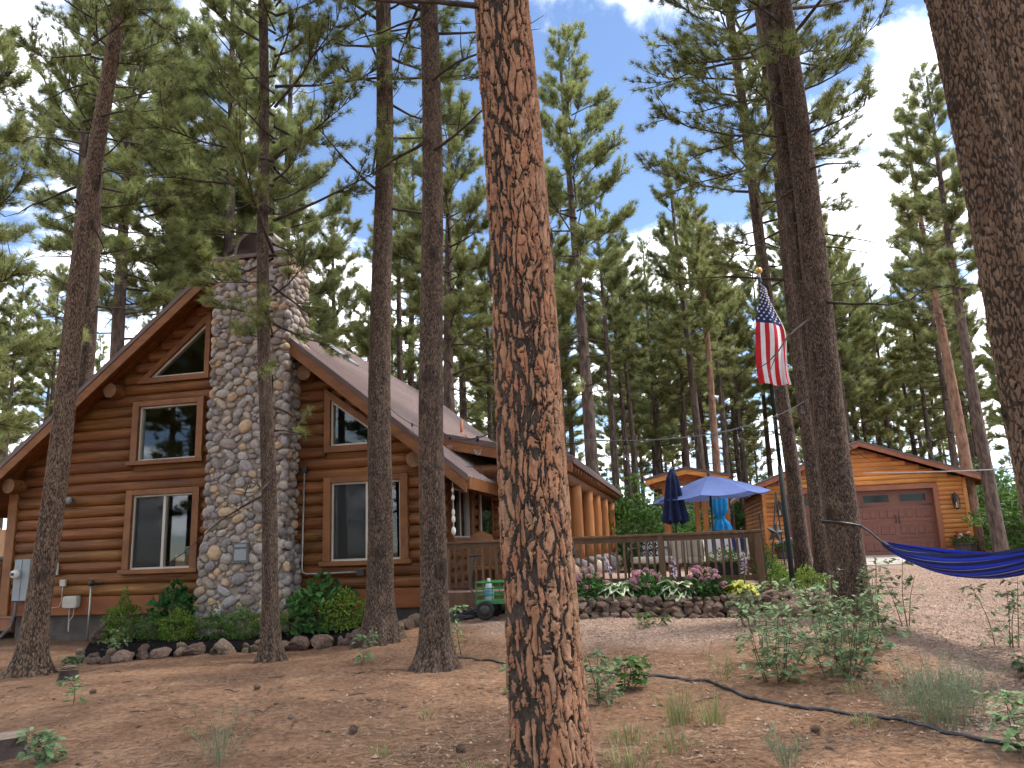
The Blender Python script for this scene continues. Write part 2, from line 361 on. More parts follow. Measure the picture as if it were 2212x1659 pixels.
MT['wire'] = pm('dark_wire', [(.01, .01, .01), (.02, .02, .02)], ns=9, rough=.6, bump=0)
MT['bulb'] = glass_mat('bulb_glass', (.95, .95, .95), 1.5)
MT['barrel'] = pm('weathered_barrel', [(.07, .06, .05), (.13, .11, .095)], ns=4, st=(4, 4, .5), rough=.85, bump=.3, var=.1)
MT['stone_wall'] = pm('lava_rock', [(.07, .045, .034), (.14, .095, .07), (.23, .165, .125)], ns=5, rough=.95, bump=.8, bs=22, dist=.02, var=.4, hue=.02, lo=.25, hi=.75)
# river stone: grey-violet to tan by object
def stone_mat():
    m, N, t, out = mat('river_stone')
    tcn = N('ShaderNodeTexCoord'); oi = N('ShaderNodeObjectInfo')
    ra = N('ShaderNodeValToRGB', {0: oi.outputs['Random']}); ra.color_ramp.interpolation = 'CONSTANT'
    cols = [(.2, .172, .16), (.26, .225, .2), (.14, .12, .112), (.3, .24, .185), (.225, .18, .14), (.23, .205, .195), (.36, .25, .155), (.175, .14, .112), (.29, .255, .22), (.32, .225, .14), (.21, .17, .145), (.25, .205, .17), (.165, .145, .14)]
    el = ra.color_ramp.elements
    for i, c in enumerate(cols):
        if i < 2: el[i].position = i / len(cols); el[i].color = c4(c)
        else: e = el.new(i / len(cols)); e.color = c4(c)
    off = N('ShaderNodeVectorMath', {0: tcn.outputs['Object'], 1: oi.outputs['Random']}, operation='ADD')
    nz = N('ShaderNodeTexNoise', {'Vector': off.outputs[0], 'Scale': 2.2, 'Detail': 7, 'Roughness': .7})
    mr_ = N('ShaderNodeMapRange', {0: nz.outputs['Fac'], 1: .3, 2: .7, 3: .7, 4: 1.6})
    hs = N('ShaderNodeHueSaturation', {'Value': mr_.outputs[0], 'Color': ra.outputs[0]})
    bp = N('ShaderNodeBump', {'Strength': .3, 'Distance': .05, 'Height': nz.outputs['Fac']})
    b = N('ShaderNodeBsdfPrincipled', {'Base Color': hs.outputs[0], 'Roughness': .7, 'Specular IOR Level': .3, 'Normal': bp.outputs[0]})
    t.links.new(b.outputs[0], out.inputs[0]); return m
MT['stone'] = stone_mat()

def bark_mat(name, furrow, plate, plate2, scale=1.0):
    """bark colour: dark furrow bark and flaky plates, told apart by the modelled relief"""
    m, N, t, out = mat(name)
    tcn = N('ShaderNodeTexCoord')
    ap = N('ShaderNodeAttribute', attribute_name='plate'); ar = N('ShaderNodeAttribute', attribute_name='rnd')
    mp1 = N('ShaderNodeMapping', {0: tcn.outputs['Object'], 3: (1, 1, .45)})
    n1 = N('ShaderNodeTexNoise', {'Vector': mp1.outputs[0], 'Scale': 26 * scale, 'Detail': 6, 'Roughness': .65})
    n2 = N('ShaderNodeTexNoise', {'Vector': tcn.outputs['Object'], 'Scale': 110 * scale, 'Detail': 3})
    pc = N('ShaderNodeMix', {0: ar.outputs['Fac'], 6: c4(plate), 7: c4(plate2)}, data_type='RGBA')
    v1 = N('ShaderNodeMapRange', {0: n1.outputs['Fac'], 1: .3, 2: .7, 3: .55, 4: 1.3})
    h1 = N('ShaderNodeHueSaturation', {'Value': v1.outputs[0], 'Color': pc.outputs[2]})
    v2 = N('ShaderNodeMapRange', {0: n1.outputs['Fac'], 1: .3, 2: .7, 3: .35, 4: 2.6})
    h2 = N('ShaderNodeHueSaturation', {'Value': v2.outputs[0], 'Color': c4(furrow)})
    pe = N('ShaderNodeMath', {0: n2.outputs['Fac'], 1: .5}, operation='SUBTRACT'); pe2 = N('ShaderNodeMath', {0: pe.outputs[0], 1: .5, 2: ap.outputs['Fac']}, operation='MULTIPLY_ADD')
    fm = N('ShaderNodeMapRange', {0: pe2.outputs[0], 1: .4, 2: .62})
    cm = N('ShaderNodeMix', {0: fm.outputs[0], 6: h2.outputs[0], 7: h1.outputs[0]}, data_type='RGBA')
    ad = N('ShaderNodeMath', {0: n2.outputs['Fac'], 1: .5, 2: n1.outputs['Fac']}, operation='MULTIPLY_ADD')
    bp = N('ShaderNodeBump', {'Strength': .7, 'Distance': .012, 'Height': ad.outputs[0]})
    b = N('ShaderNodeBsdfPrincipled', {'Base Color': cm.outputs[2], 'Roughness': .9, 'Specular IOR Level': .15, 'Normal': bp.outputs[0]})
    t.links.new(b.outputs[0], out.inputs[0]); return m
MT['bark_big'] = bark_mat('bark_ponderosa', (.034, .027, .022), (.3, .138, .076), (.29, .175, .11))
MT['bark_dark'] = bark_mat('bark_dark', (.028, .02, .015), (.085, .055, .04), (.15, .105, .078))
MT['bark_mid'] = bark_mat('bark_brown', (.034, .024, .018), (.135, .083, .055), (.21, .145, .1))
MT['bark_far'] = pm('bark_far', [(.035, .024, .019), (.075, .052, .041), (.13, .09, .068)], ns=5, st=(2, 2, .5), rough=.9, bump=.7, bs=14, dist=.04, var=.25, hue=.01)
MT['bark_red'] = pm('bark_far_red', [(.1, .055, .035), (.2, .11, .07), (.26, .15, .095)], ns=5, st=(2, 2, .5), rough=.9, bump=.7, bs=14, dist=.04)
MT['limb'] = pm('limb_bark', [(.025, .018, .015), (.07, .05, .04)], ns=9, rough=.9, bump=.5, bs=30)
def leafm(name, cols, transl=.3, var=.15, hue=.012, ns=1.2, rough=.6, spec=.25):
    return pm(name, cols, ns=ns, detail=2, rough=rough, bump=0, var=var, hue=hue, spec=spec, attr='tint', transl=transl)
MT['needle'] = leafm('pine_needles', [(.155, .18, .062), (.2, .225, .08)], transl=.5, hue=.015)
MT['needle_hazed'] = leafm('pine_needles_hazed', [(.225, .25, .095), (.285, .305, .12)], transl=.5, hue=.015)  # paler than the near needles: distance haze and backlight put into the colour
MT['oak_leaf'] = leafm('oak_leaves', [(.12, .185, .085), (.16, .235, .11)], transl=.3)
MT['oak_pale'] = leafm('oak_pale_leaves', [(.17, .26, .12), (.215, .31, .145)], transl=.3)
MT['shrub_yellow'] = leafm('boxwood_yellow', [(.12, .19, .025), (.17, .25, .035)])
MT['shrub_green'] = leafm('boxwood_green', [(.055, .12, .022), (.085, .16, .03)])
MT['hyd_leaf'] = leafm('broad_leaves', [(.03, .095, .02), (.05, .13, .03)])
MT['pink'] = leafm('pink_petals', [(.5, .22, .32), (.58, .3, .4)], hue=.02)
MT['salmon'] = leafm('salmon_petals', [(.5, .26, .25), (.58, .36, .35)], hue=.02)
MT['white_petal'] = leafm('white_petals', [(.7, .66, .6), (.78, .74, .68)], hue=0)
MT['red_petal'] = leafm('red_petals', [(.5, .015, .015), (.6, .03, .03)], hue=.01)
MT['lilac'] = leafm('lilac_petals', [(.4, .32, .42), (.5, .42, .52)], hue=.01)
MT['hosta'] = leafm('hosta_green', [(.06, .14, .035), (.085, .18, .045)], var=.12)
MT['hosta_edge'] = leafm('hosta_cream_margin', [(.55, .58, .4), (.62, .65, .46)], var=.05)
MT['hosta_yellow'] = leafm('hosta_gold', [(.42, .44, .08), (.52, .53, .12)], var=.1)
MT['grass'] = leafm('dry_grass', [(.2, .22, .08), (.3, .3, .13)], var=.1)
MT['weed'] = leafm('grey_weed', [(.16, .19, .11), (.21, .24, .14)], var=.1)
MT['stem'] = pm('green_stem', [(.07, .06, .03), (.11, .1, .05)], ns=9, rough=.8, bump=0)
MT['litter'] = pm('pine_litter', [(.1, .06, .038), (.33, .215, .14)], ns=9, rough=.9, bump=0, attr='tint')
MT['twig'] = pm('fallen_twig', [(.07, .045, .032), (.13, .09, .065)], ns=6, rough=.9, bump=.4)

# ------------------------------------------------------------------ ground
GRAVEL = [(-1.95, 14.9), (-1.0, 13.0), (-.35, 11.9), (.8, 11.15), (2.24, 10.6), (3.35, 10.3), (4.27, 9.65), (3.95, 7.95), (3.4, 5.8), (3.2, 4.0), (30, 4), (34, 30), (17, 23.2), (9, 24.2), (5.2, 18), (4.6, 13.2), (.5, 13.9), (-1.7, 15.4)]
def in_poly(x, y, P):
    ins = np.zeros(x.shape, bool); n = len(P)
    for i in range(n):
        x0, y0 = P[i]; x1, y1 = P[(i + 1) % n]
        if y0 == y1: continue
        c = ((y0 > y) != (y1 > y)) & (x < (x1 - x0) * (y - y0) / (y1 - y0) + x0); ins ^= c
    return ins
def poly_d(x, y, P):
    d = np.full(x.shape, 1e9); n = len(P)
    for i in range(n):
        a = np.array(P[i]); b = np.array(P[(i + 1) % n]); e = b - a
        t = np.clip(((x - a[0]) * e[0] + (y - a[1]) * e[1]) / (e @ e), 0, 1)
        d = np.minimum(d, np.hypot(x - a[0] - t * e[0], y - a[1] - t * e[1]))
    return np.where(in_poly(x, y, P), d, -d)
def gravel_mask(x, y):
    wx = x + (fbm(x * .9, y * .9, 5) - .5) * 1.6; wy = y + (fbm(x * .9 + 9, y * .9, 6) - .5) * 1.6
    return sst(-.35, .45, poly_d(wx, wy, GRAVEL) + (fbm(x * 4, y * 4, 8) - .5) * .8)
def axis(near, far, step, grow, lim):
    a = list(np.arange(near, far, step)); s = step
    while a[-1] < lim: s *= grow; a.append(a[-1] + s)
    s = step
    while a[0] > -lim: s *= grow; a.insert(0, a[0] - s)
    return np.array(a)
gx = axis(-8, 8, .085, 1.12, 900); gy = axis(4.5, 16, .085, 1.12, 900)
GX, GY = np.meshgrid(gx, gy)
def micro(x, y):
    near = sst(45, 12, np.hypot(x, y))
    return ((fbm(x * .7, y * .7, 3) - .5) * .1 + (fbm(x * 4, y * 4, 13) - .5) * .045 + (vn(x * 11, y * 11, 17) - .5) * .014) * near
def gh(x, y): x = np.asarray(x, float); y = np.asarray(y, float); return gz(x, y) + micro(x, y)
GZ = gh(GX, GY)
ny, nx = GX.shape; I, J = np.meshgrid(np.arange(ny - 1), np.arange(nx - 1), indexing='ij'); I = I.ravel(); J = J.ravel()
GF = np.stack([I * nx + J, I * nx + J + 1, (I + 1) * nx + J + 1, (I + 1) * nx + J], 1)
gm = gravel_mask(GX.ravel(), GY.ravel())
damp = sst(.45, .7, fbm(GX.ravel() * .55, GY.ravel() * .55, 41))
gme = mk('ground', np.stack([GX.ravel(), GY.ravel(), GZ.ravel()], 1), [GF], True, {'gravel': gm, 'damp': damp})
def ground_mat():
    m, N, t, out = mat('forest_floor')
    tcn = N('ShaderNodeTexCoord'); P = tcn.outputs['Object']
    ag = N('ShaderNodeAttribute', attribute_name='gravel'); adp = N('ShaderNodeAttribute', attribute_name='damp')
    n1 = N('ShaderNodeTexNoise', {'Vector': P, 'Scale': 1.3, 'Detail': 8, 'Roughness': .65})
    n2 = N('ShaderNodeTexNoise', {'Vector': P, 'Scale': 16, 'Detail': 8, 'Roughness': .7})
    mpn = N('ShaderNodeMapping', {0: P, 3: (1, 2.2, 1)})
    n3 = N('ShaderNodeTexNoise', {'Vector': mpn.outputs[0], 'Scale': 55, 'Detail': 4, 'Roughness': .7, 'Distortion': 1.2})
    r1 = N('ShaderNodeValToRGB', {0: n1.outputs['Fac']}); e = r1.color_ramp.elements
    e[0].position = .3; e[0].color = c4((.15, .08, .046)); e[1].position = .72; e[1].color = c4((.36, .215, .13))
    k = e.new(.5); k.color = c4((.25, .14, .082))
    dk = N('ShaderNodeMix', {0: adp.outputs['Fac'], 6: r1.outputs[0], 7: c4((.1, .062, .043))}, data_type='RGBA', blend_type='MIX'); dk.inputs[0].default_value = 0
    dm = N('ShaderNodeMath', {0: adp.outputs['Fac'], 1: .55}, operation='MULTIPLY'); t.links.new(dm.outputs[0], dk.inputs[0])
    v = N('ShaderNodeMapRange', {0: n2.outputs['Fac'], 1: .3, 2: .7, 3: .42, 4: 1.6}); h = N('ShaderNodeHueSaturation', {'Value': v.outputs[0], 'Color': dk.outputs[2]})
    sp = N('ShaderNodeMapRange', {0: n3.outputs['Fac'], 1: .58, 2: .68}); lm = N('ShaderNodeMix', {0: sp.outputs[0], 6: h.outputs[0], 7: c4((.3, .19, .12))}, data_type='RGBA')
    vo = N('ShaderNodeTexVoronoi', {'Vector': P, 'Scale': 34, 'Randomness': 1.0}); rg = N('ShaderNodeValToRGB', {0: vo.outputs['Color']}); e = rg.color_ramp.elements
    e[0].color = c4((.17, .115, .085)); e[1].color = c4((.42, .3, .225)); k = e.new(.5); k.color = c4((.3, .2, .15))
    gv = N('ShaderNodeMapRange', {0: n1.outputs['Fac'], 1: .3, 2: .7, 3: .85, 4: 1.15}); hg = N('ShaderNodeHueSaturation', {'Value': gv.outputs[0], 'Color': rg.outputs[0]})
    mxx = N('ShaderNodeMix', {0: ag.outputs['Fac'], 6: lm.outputs[2], 7: hg.outputs[0]}, data_type='RGBA')
    iv = N('ShaderNodeMath', {0: 1.0, 1: vo.outputs['Distance']}, operation='SUBTRACT'); gh_ = N('ShaderNodeMath', {0: iv.outputs[0], 1: ag.outputs['Fac']}, operation='MULTIPLY')
    hh = N('ShaderNodeMath', {0: n2.outputs['Fac'], 1: n3.outputs['Fac']}, operation='ADD'); h2 = N('ShaderNodeMath', {0: hh.outputs[0], 1: gh_.outputs[0]}, operation='ADD')
    bp = N('ShaderNodeBump', {'Strength': .75, 'Distance': .022, 'Height': h2.outputs[0]})
    b = N('ShaderNodeBsdfPrincipled', {'Base Color': mxx.outputs[2], 'Roughness': .95, 'Specular IOR Level': .1, 'Normal': bp.outputs[0]})
    t.links.new(b.outputs[0], out.inputs[0]); return m
struct(link('ground', gme, ground_mat()))

# gravel pebbles and litter: real pieces nobody could count
def scatter_pebbles():
    n = 60000
    d = 6 + 16 * rng.random(n) ** 1.3; px = rng.uniform(700, 2300, n)
    x = (px - 1106) / 1671 * d; y = d
    k = rng.random(n) < gravel_mask(x, y) ** 1.5 * .9 + .035
    k &= ~((y > 13.2) & (x < 4.6)); x = x[k]; y = y[k]; n = len(x)
    s = rng.uniform(.008, .02, n) * (1 + .5 * (rng.random(n) < .05)) * (1 + np.maximum(y - 10, 0) * .035)
    O = np.array([(1, 0, 0), (0, 1, 0), (-1, 0, 0), (0, -1, 0), (0, 0, .7), (0, 0, -.5)], float)
    OF = np.array([(0, 1, 4), (1, 2, 4), (2, 3, 4), (3, 0, 4)])
    a = rng.random(n) * 6.28; ca, sa = np.cos(a), np.sin(a)
    V = O[None] * s[:, None, None] * rng.uniform(.65, 1.35, (n, 6, 3))
    V = np.stack([V[..., 0] * ca[:, None] - V[..., 1] * sa[:, None], V[..., 0] * sa[:, None] + V[..., 1] * ca[:, None], V[..., 2]], -1)
    V += np.stack([x, y, gh(x, y) + s * .25], 1)[:, None]
    F = (OF[None] + (np.arange(n) * 6)[:, None, None]).reshape(-1, 3)
    return mk('gravel', V.reshape(-1, 3), [F], False, {'tint': np.repeat(rng.random(n), 6)})
MT['pebble'] = pm('pebbles', [(.25, .165, .12), (.36, .26, .195)], ns=2, rough=.9, bump=0, attr='tint')
stuff(link('gravel', scatter_pebbles(), MT['pebble']), 'pinkish tan gravel spread over the driveway and along the rock wall', 'gravel')
def scatter_litter():
    n = 72000
    d = 4.6 + 11 * rng.random(n) ** 1.5; px = rng.uniform(-150, 2350, n); x = (px - 1106) / 1671 * d; y = d
    g = gravel_mask(x, y); k = rng.random(n) < (1 - .8 * g) * (.35 + .65 * sst(.35, .65, fbm(x * 1.1, y * 1.1, 77))); k &= ~((y > 12.6) & (x < -1.5)); x = x[k]; y = y[k]; n = len(x)
    L = rng.uniform(.015, .08, n); chip = rng.random(n) < .25; L = np.where(chip, rng.uniform(.006, .022, n), L); W = np.where(chip, L * .35, .0022)
    a = rng.random(n) * 6.28; dx = np.stack([np.cos(a), np.sin(a), rng.uniform(-.15, .3, n)], 1); sd_ = np.stack([-np.sin(a), np.cos(a), rng.uniform(-.5, .5, n)], 1)
    P = np.stack([x, y, gh(x, y) + .006], 1)
    V = np.stack([P - dx * L[:, None] - sd_ * W[:, None], P - dx * L[:, None] + sd_ * W[:, None], P + dx * L[:, None] + sd_ * W[:, None], P + dx * L[:, None] - sd_ * W[:, None]], 1)
    F = np.arange(n * 4).reshape(-1, 4)
    return mk('pine_litter', V.reshape(-1, 3), [F], False, {'tint': np.repeat(rng.random(n), 4)})
stuff(link('pine_litter', scatter_litter(), MT['litter']), 'dry needles and bark chips lying over the red dirt', 'litter')
# ------------------------------------------------------------------ the log cabin (local: x along the gable front, y into the depth, z up)
HA = -R(12); HO = (-1.673, 14.5, 0.0)
def H2W(a, b, z=0.0):
    c, s = math.cos(HA), math.sin(HA); return np.array([HO[0] + a * c - b * s, HO[1] + a * s + b * c, z])
cabin = thing('log_cabin', 'stained log cabin with steep metal gable roof and river stone chimney', 'house', HO, HA)
AR, ZR, SL = -4.52, 7.29, .815
def ztop(a): return ZR - SL * abs(a - AR)
BL = 15.5
def logm(p, q, r, seed, n=14, rings=7):
    t = np.linspace(0, 1, rings); P = np.asarray(p)[None] * (1 - t[:, None]) + np.asarray(q)[None] * t[:, None]
    rr = r * (1 + (np.array([_h(np.array([i]), np.array([seed]), 3)[0] for i in range(rings)]) - .5) * .09)
    P = P + (np.random.default_rng(seed).random((rings, 3)) - .5) * .008
    return tubem(P, rr, n)
wins = [(-6.33, -4.67, 1.31, 2.96, 'r'), (-6.30, -4.66, 3.46, 4.78, 'r'), (-2.02, -.33, 1.33, 2.98, 'r'), (-6.25, -4.6, 5.16, 6.58, 'tl'), (-2.02, -.7, 3.46, 4.72, 'tr')]
def cuts(z, r):
    c = [(-4.1, -2.68)]
    for a0, a1, z0, z1, k in wins:
        if z + r < z0 + .1 or z - r > z1 - .1: continue
        if k == 'r': c.append((a0 + .02, a1 - .02))
        elif k == 'tl': c.append((a0 + max(0, (z - .05 - z0)) / SL, a1))
        else:
            e = min(a1, a0 + (z1 - z) / SL - .02)
            if e > a0: c.append((a0, e))
    return c
seed = 100; j = 0; LR = .122
while True:
    z = .9 + .1125 + .225 * j
    half = (ZR - .17 - z - LR) / SL
    if half < .25: break
    lo, hi = max(-8.93, AR - half), min(-.02, AR + half)
    seg = [(lo, hi)]
    for c0, c1 in cuts(z, LR):
        nseg = []
        for s0, s1 in seg:
            if c1 <= s0 or c0 >= s1: nseg.append((s0, s1)); continue
            if c0 > s0: nseg.append((s0, c0))
            if c1 < s1: nseg.append((c1, s1))
        seg = nseg
    for s0, s1 in seg:
        if s1 - s0 < .1: continue
        seed += 1; V, F = logm((s0, .05, z), (s1, .05, z), LR * (.97 + .08 * ((seed * 37) % 11) / 11), seed)
        MB().add(V, F).build('wall_log', MT['log'], cabin, True)
    j += 1
# side walls: right one carries a window and a glazed door, left one plain
def side_logs(a, openings):
    global seed
    for j in range(11):
        z = .9 + .1125 + .225 * j; seg = [(.1, BL - .3)]
        for b0, b1, z0, z1 in openings:
            if z + .12 < z0 + .1 or z - .12 > z1 - .08: continue
            seg = [x for s0, s1 in seg for x in ([(s0, s1)] if b1 <= s0 or b0 >= s1 else [(s0, b0), (b1, s1)]) if x[1] - x[0] > .1]
        for s0, s1 in seg:
            seed += 1; V, F = logm((a, s0, z), (a, s1, z), LR, seed, 12, 9); MB().add(V, F).build('wall_log', MT['log'], cabin, True)
side_logs(-.05, [(1.2, 2.95, 1.7, 2.95), (3.45, 4.95, .8, 2.95)])
side_logs(-8.9, [])
MB().box(-8.9, -.05, BL - .4, BL - .2, .5, 3.4).add(*prismm([(-8.9, 3.4), (-.05, 3.4), (AR, 6.95)], 1, BL - .4, BL - .2)).build('back_wall', MT['log'], cabin)
MB().box(-8.86, -.09, .06, BL - .3, -.4, .56).build('foundation', MT['concrete'], cabin)
for a0, a1 in ((-8.94, -6.2), (-6.196, -4.25), (-2.5, -1.62), (-1.614, -.02)):
    MB().box(a0, a1, -.035, .058, .55, .898).build('skirt_board', MT['skirt'], cabin, bevel=.006)
MB().box(-.08, .01, .06, 15.2, .551, .897).build('skirt_board', MT['skirt'], cabin)
# corner posts
for a0, a1 in ((-9.17, -8.95), (-.015, .15)):
    MB().box(a0, a1, -.09, .13, .56, 3.05).build('corner_post', MT['trim'], cabin, bevel=.015)
# inside
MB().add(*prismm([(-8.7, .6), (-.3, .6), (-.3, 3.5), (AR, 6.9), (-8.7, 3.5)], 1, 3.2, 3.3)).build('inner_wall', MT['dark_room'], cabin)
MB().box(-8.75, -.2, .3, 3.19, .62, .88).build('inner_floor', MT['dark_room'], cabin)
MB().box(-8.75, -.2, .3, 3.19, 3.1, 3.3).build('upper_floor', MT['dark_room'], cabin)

# roof
def slab(sg, lo, hi, b0, b1, e0=0.0, e1=None):
    """strip of the roof between depths lo..hi below the top surface, side sg"""
    a_e = .95 if sg > 0 else -9.99
    a0 = AR + sg * e0; a1 = a_e if e1 is None else AR + sg * e1
    return prismm([(a0, ztop(a0) - lo), (a1, ztop(a1) - lo), (a1, ztop(a1) - hi), (a0, ztop(a0) - hi)], 1, b0, b1)
roof = None
for sg in (1, -1):
    o = MB().add(*slab(sg, 0, .06, -.47, BL)).build('roof', MT['roof'], cabin)
    if sg > 0: roof = o
    rm = None
    a_e = .97 if sg > 0 else -10.01
    for i in range(67):
        b = -.35 + .236 * i
        if sg > 0 and b < .3: pass
        if rm is None:
            V, F = barm((AR + sg * .05, 0, ztop(AR + sg * .05) + .016), (a_e, 0, ztop(a_e) + .016), .04, .045); rm = MB().add(V, F).mesh('roof_rib')
        if sg > 0 and -.7 < b < .32:   # the chimney passes through here
            V, F = barm((-2.45, 0, ztop(-2.45) + .012), (a_e, 0, ztop(a_e) + .012), .035, .03); link('roof_rib', MB().add(V, F).mesh('roof_rib'), MT['roof'], o, loc=(0, b, 0)); continue
        link('roof_rib', rm, MT['roof'], o, loc=(0, b, 0))
    MB().add(*slab(sg, .152, .46, .065, .12, .02 if sg < 0 else 1.95, 4.4)).build('gable_board', MT['soffit'], o)
    k = 0; e = .02
    emax = (.95 - AR) if sg > 0 else (AR + 9.99)
    while e < emax - .02:      # soffit boards under the overhang, each its own
        e2 = min(e + .19, emax - .01)
        MB().add(*slab(sg, .062, .1, -.46, .5 if e < emax - 1.4 else BL, e, e2 - .008)).build('soffit_board', MT['soffit'], o); e = e2
    MB().add(*slab(sg, .101, .15, -.1, BL - .1, .02, emax - .9)).build('roof_deck', MT['soffit'], o)
    if sg > 0:
        MB().add(*slab(sg, -.012, .10, -.53, -.472, 1.93)).build('roof_edge', MT['roof_edge'], o)
        MB().add(*slab(sg, .101, .33, -.515, -.462, 1.93, 5.44)).build('rake_board', MT['fascia'], o, bevel=.004)
    else:
        MB().add(*slab(sg, -.012, .10, -.53, -.472)).add(*slab(1, -.012, .10, -.53, -.472, 0, .36)).build('roof_edge', MT['roof_edge'], o)
        MB().add(*slab(sg, .101, .33, -.515, -.462, .002, 5.44)).build('rake_board', MT['fascia'], o, bevel=.004)
        MB().add(*slab(1, .101, .33, -.515, -.462, .002, .36)).build('rake_board', MT['fascia'], o, bevel=.004)
    MB().box(min(a_e, a_e - sg * .05), max(a_e, a_e - sg * .05), -.46, BL, ztop(a_e) - .22, ztop(a_e) - .0).build('eave_board', MT['fascia'], o)
# purlin ends: round logs carrying the overhang
for a, z, r in ((-6.69, 5.02, .15), (-2.35, 5.03, .15), (AR, 6.74, .16), (-8.96, 3.18, .15), (-.12, 3.2, .15)):
    p = MB().add(*tubem([(a, -.34, z), (a, .1, z), (a, 1.0, z)], r, 20, cap=False)).build('purlin', MT['log'], cabin, True)
    n = 20; an = np.arange(n) * 2 * math.pi / n
    V = np.concatenate([np.stack([a + r * np.cos(an), np.full(n, -.341), z + r * np.sin(an)], 1), [[a, -.347, z]]])
    MB().add(V, np.stack([np.full(n, n), np.roll(np.arange(n), -1), np.arange(n)], 1)).build('log_end', MT['log_end'], p)
# skylight and vent on the right slope
def rpt(a, b, up=0.0): return np.array([a, b, ztop(a) + up])
V, F = barm(rpt(-4.05, 3.4, .05), rpt(-3.0, 3.4, .05), .75, .1); sk = MB().add(V, F).build('skylight', MT['grey_metal'], cabin)
V, F = barm(rpt(-3.99, 3.4, .105), rpt(-3.06, 3.4, .105), .66, .012); MB().add(V, F).build('pane', MT['glass'], sk)
MB().add(*tubem([(-1.45, 7.6, 4.6), (-1.45, 7.6, 5.2)], .05, 12)).add(*tubem([(-1.45, 7.6, 4.72), (-1.45, 7.6, 4.86)], [.16, .055], 12)).build('vent_pipe', MT['gtrim'], cabin, True)

# windows
def window(a0, a1, z0, z1, kind='slider', side=False):
    """outer trim size; front wall, or the right side wall when side (a is then the depth)"""
    def T(V):
        V = np.asarray(V, float)
        return np.stack([-V[:, 1], V[:, 0], V[:, 2]], 1) if side else V
    def put(n, m, par, *bxs, bv=0):
        mb = MB()
        for b in bxs:
            V, F = boxm(*b); mb.add(T(V), F)
        return mb.build(n, m, par, bevel=bv)
    w = .15; sh = .085
    g0, g1, h0, h1 = a0 + w, a1 - w, z0 + sh, z1 - w * .72
    fr = put('window', MT['vinyl'], cabin, (g0, g0 + .035, -.05, .06, h0, h1), (g1 - .035, g1, -.05, .06, h0, h1), (g0 + .036, g1 - .036, -.05, .06, h0, h0 + .035), (g0 + .036, g1 - .036, -.05, .06, h1 - .035, h1))
    put('trim', MT['trim'], fr, (a0, g0 - .002, -.12, .06, z0 + sh + .002, z1), bv=.006); put('trim', MT['trim'], fr, (g1 + .002, a1, -.12, .06, z0 + sh + .002, z1), bv=.006)
    put('trim', MT['trim'], fr, (g0, g1, -.118, .06, h1 + .002, z1 - .002), bv=.006); put('sill', MT['trim'], fr, (a0 - .05, a1 + .05, -.17, .06, z0, z0 + sh), bv=.008)
    put('sheathing', MT['log'], fr, (a0 + .01, a1 - .01, .0, .1, z0 - .16, h0 - .001), (a0 + .01, a1 - .01, .0, .1, h1 + .001, z1 + .16))
    if kind == 'slider':
        m = (g0 + g1) / 2 + .02
        put('mullion', MT['vinyl'], fr, (m - .028, m + .028, -.045, .05, h0 + .036, h1 - .036))
        put('pane', MT['glass'], fr, (g0 + .03, m - .02, .0, .006, h0 + .03, h1 - .03)); put('pane', MT['glass'], fr, (m + .02, g1 - .03, .012, .018, h0 + .03, h1 - .03))
        put('insect_screen', MT['screen'], fr, (g0 + .036, m - .029, -.028, -.026, h0 + .036, h1 - .036))
    else: put('pane', MT['glass'], fr, (g0 + .03, g1 - .03, .0, .006, h0 + .03, h1 - .03))
    return fr
def screen_mat():
    m, N, t, out = mat('insect_mesh')
    d = N('ShaderNodeBsdfDiffuse', {0: (.05, .05, .05, 1)}); tr = N('ShaderNodeBsdfTransparent'); tcn = N('ShaderNodeTexCoord')
    nz = N('ShaderNodeTexNoise', {'Vector': tcn.outputs['Object'], 'Scale': 3.0}); mr_ = N('ShaderNodeMapRange', {0: nz.outputs['Fac'], 3: .3, 4: .55})
    ms = N('ShaderNodeMixShader', {0: mr_.outputs[0], 1: tr.outputs[0], 2: d.outputs[0]}); t.links.new(ms.outputs[0], out.inputs[0]); return m
MT['screen'] = screen_mat()
window(-6.33, -4.67, 1.31, 2.96, 'slider')
window(-6.30, -4.66, 3.46, 4.78, 'fixed')
window(-2.02, -.33, 1.33, 2.98, 'slider')
window(1.25, 2.93, 1.7, 2.9, 'slider', side=True)
def polywin(P, w):
    """window of any outline on the front wall: P outer corners (x,z), counter-clockwise"""
    P = [np.array(p, float) for p in P]; c = sum(P) / len(P); n = len(P)
    def inset(d):
        L = []
        for i in range(n):
            p, q = P[i], P[(i + 1) % n]; e = (q - p) / np.linalg.norm(q - p); nr = np.array([-e[1], e[0]])
            if nr @ (c - p) < 0: nr = -nr
            L.append((p + nr * d, e))
        out = []
        for i in range(n):
            (p, e), (q, f) = L[i - 1], L[i]; A = np.array([e, -f]).T; t = np.linalg.solve(A, q - p); out.append(p + e * t[0])
        return out
    Q = inset(w); S = inset(w + .04); fm = MB()
    for i in range(n): k = (i + 1) % n; fm.add(*prismm([Q[i], Q[k], S[k], S[i]], 1, -.05, .06))
    fr = fm.build('window', MT['vinyl'], cabin)
    for i in range(n): k = (i + 1) % n; MB().add(*prismm([P[i], P[k], Q[k], Q[i]], 1, -.12 + .001 * i, .06)).build('trim', MT['trim'], fr)
    MB().add(*prismm(S, 1, 0, .006)).build('pane', MT['glass'], fr); x0, z0 = np.min(P, 0); x1 = np.max(P, 0)[0]; MB().box(x0 + .01, x1 - .01, .0, .1, z0 - .18, z0 + .02).build('sheathing', MT['log'], fr)
polywin([(-6.27, 5.16), (-4.58, 5.16), (-4.58, 6.58)], .11)
polywin([(-2.02, 3.46), (-.7, 3.46), (-.7, 3.76), (-2.02, 4.73)], .12)
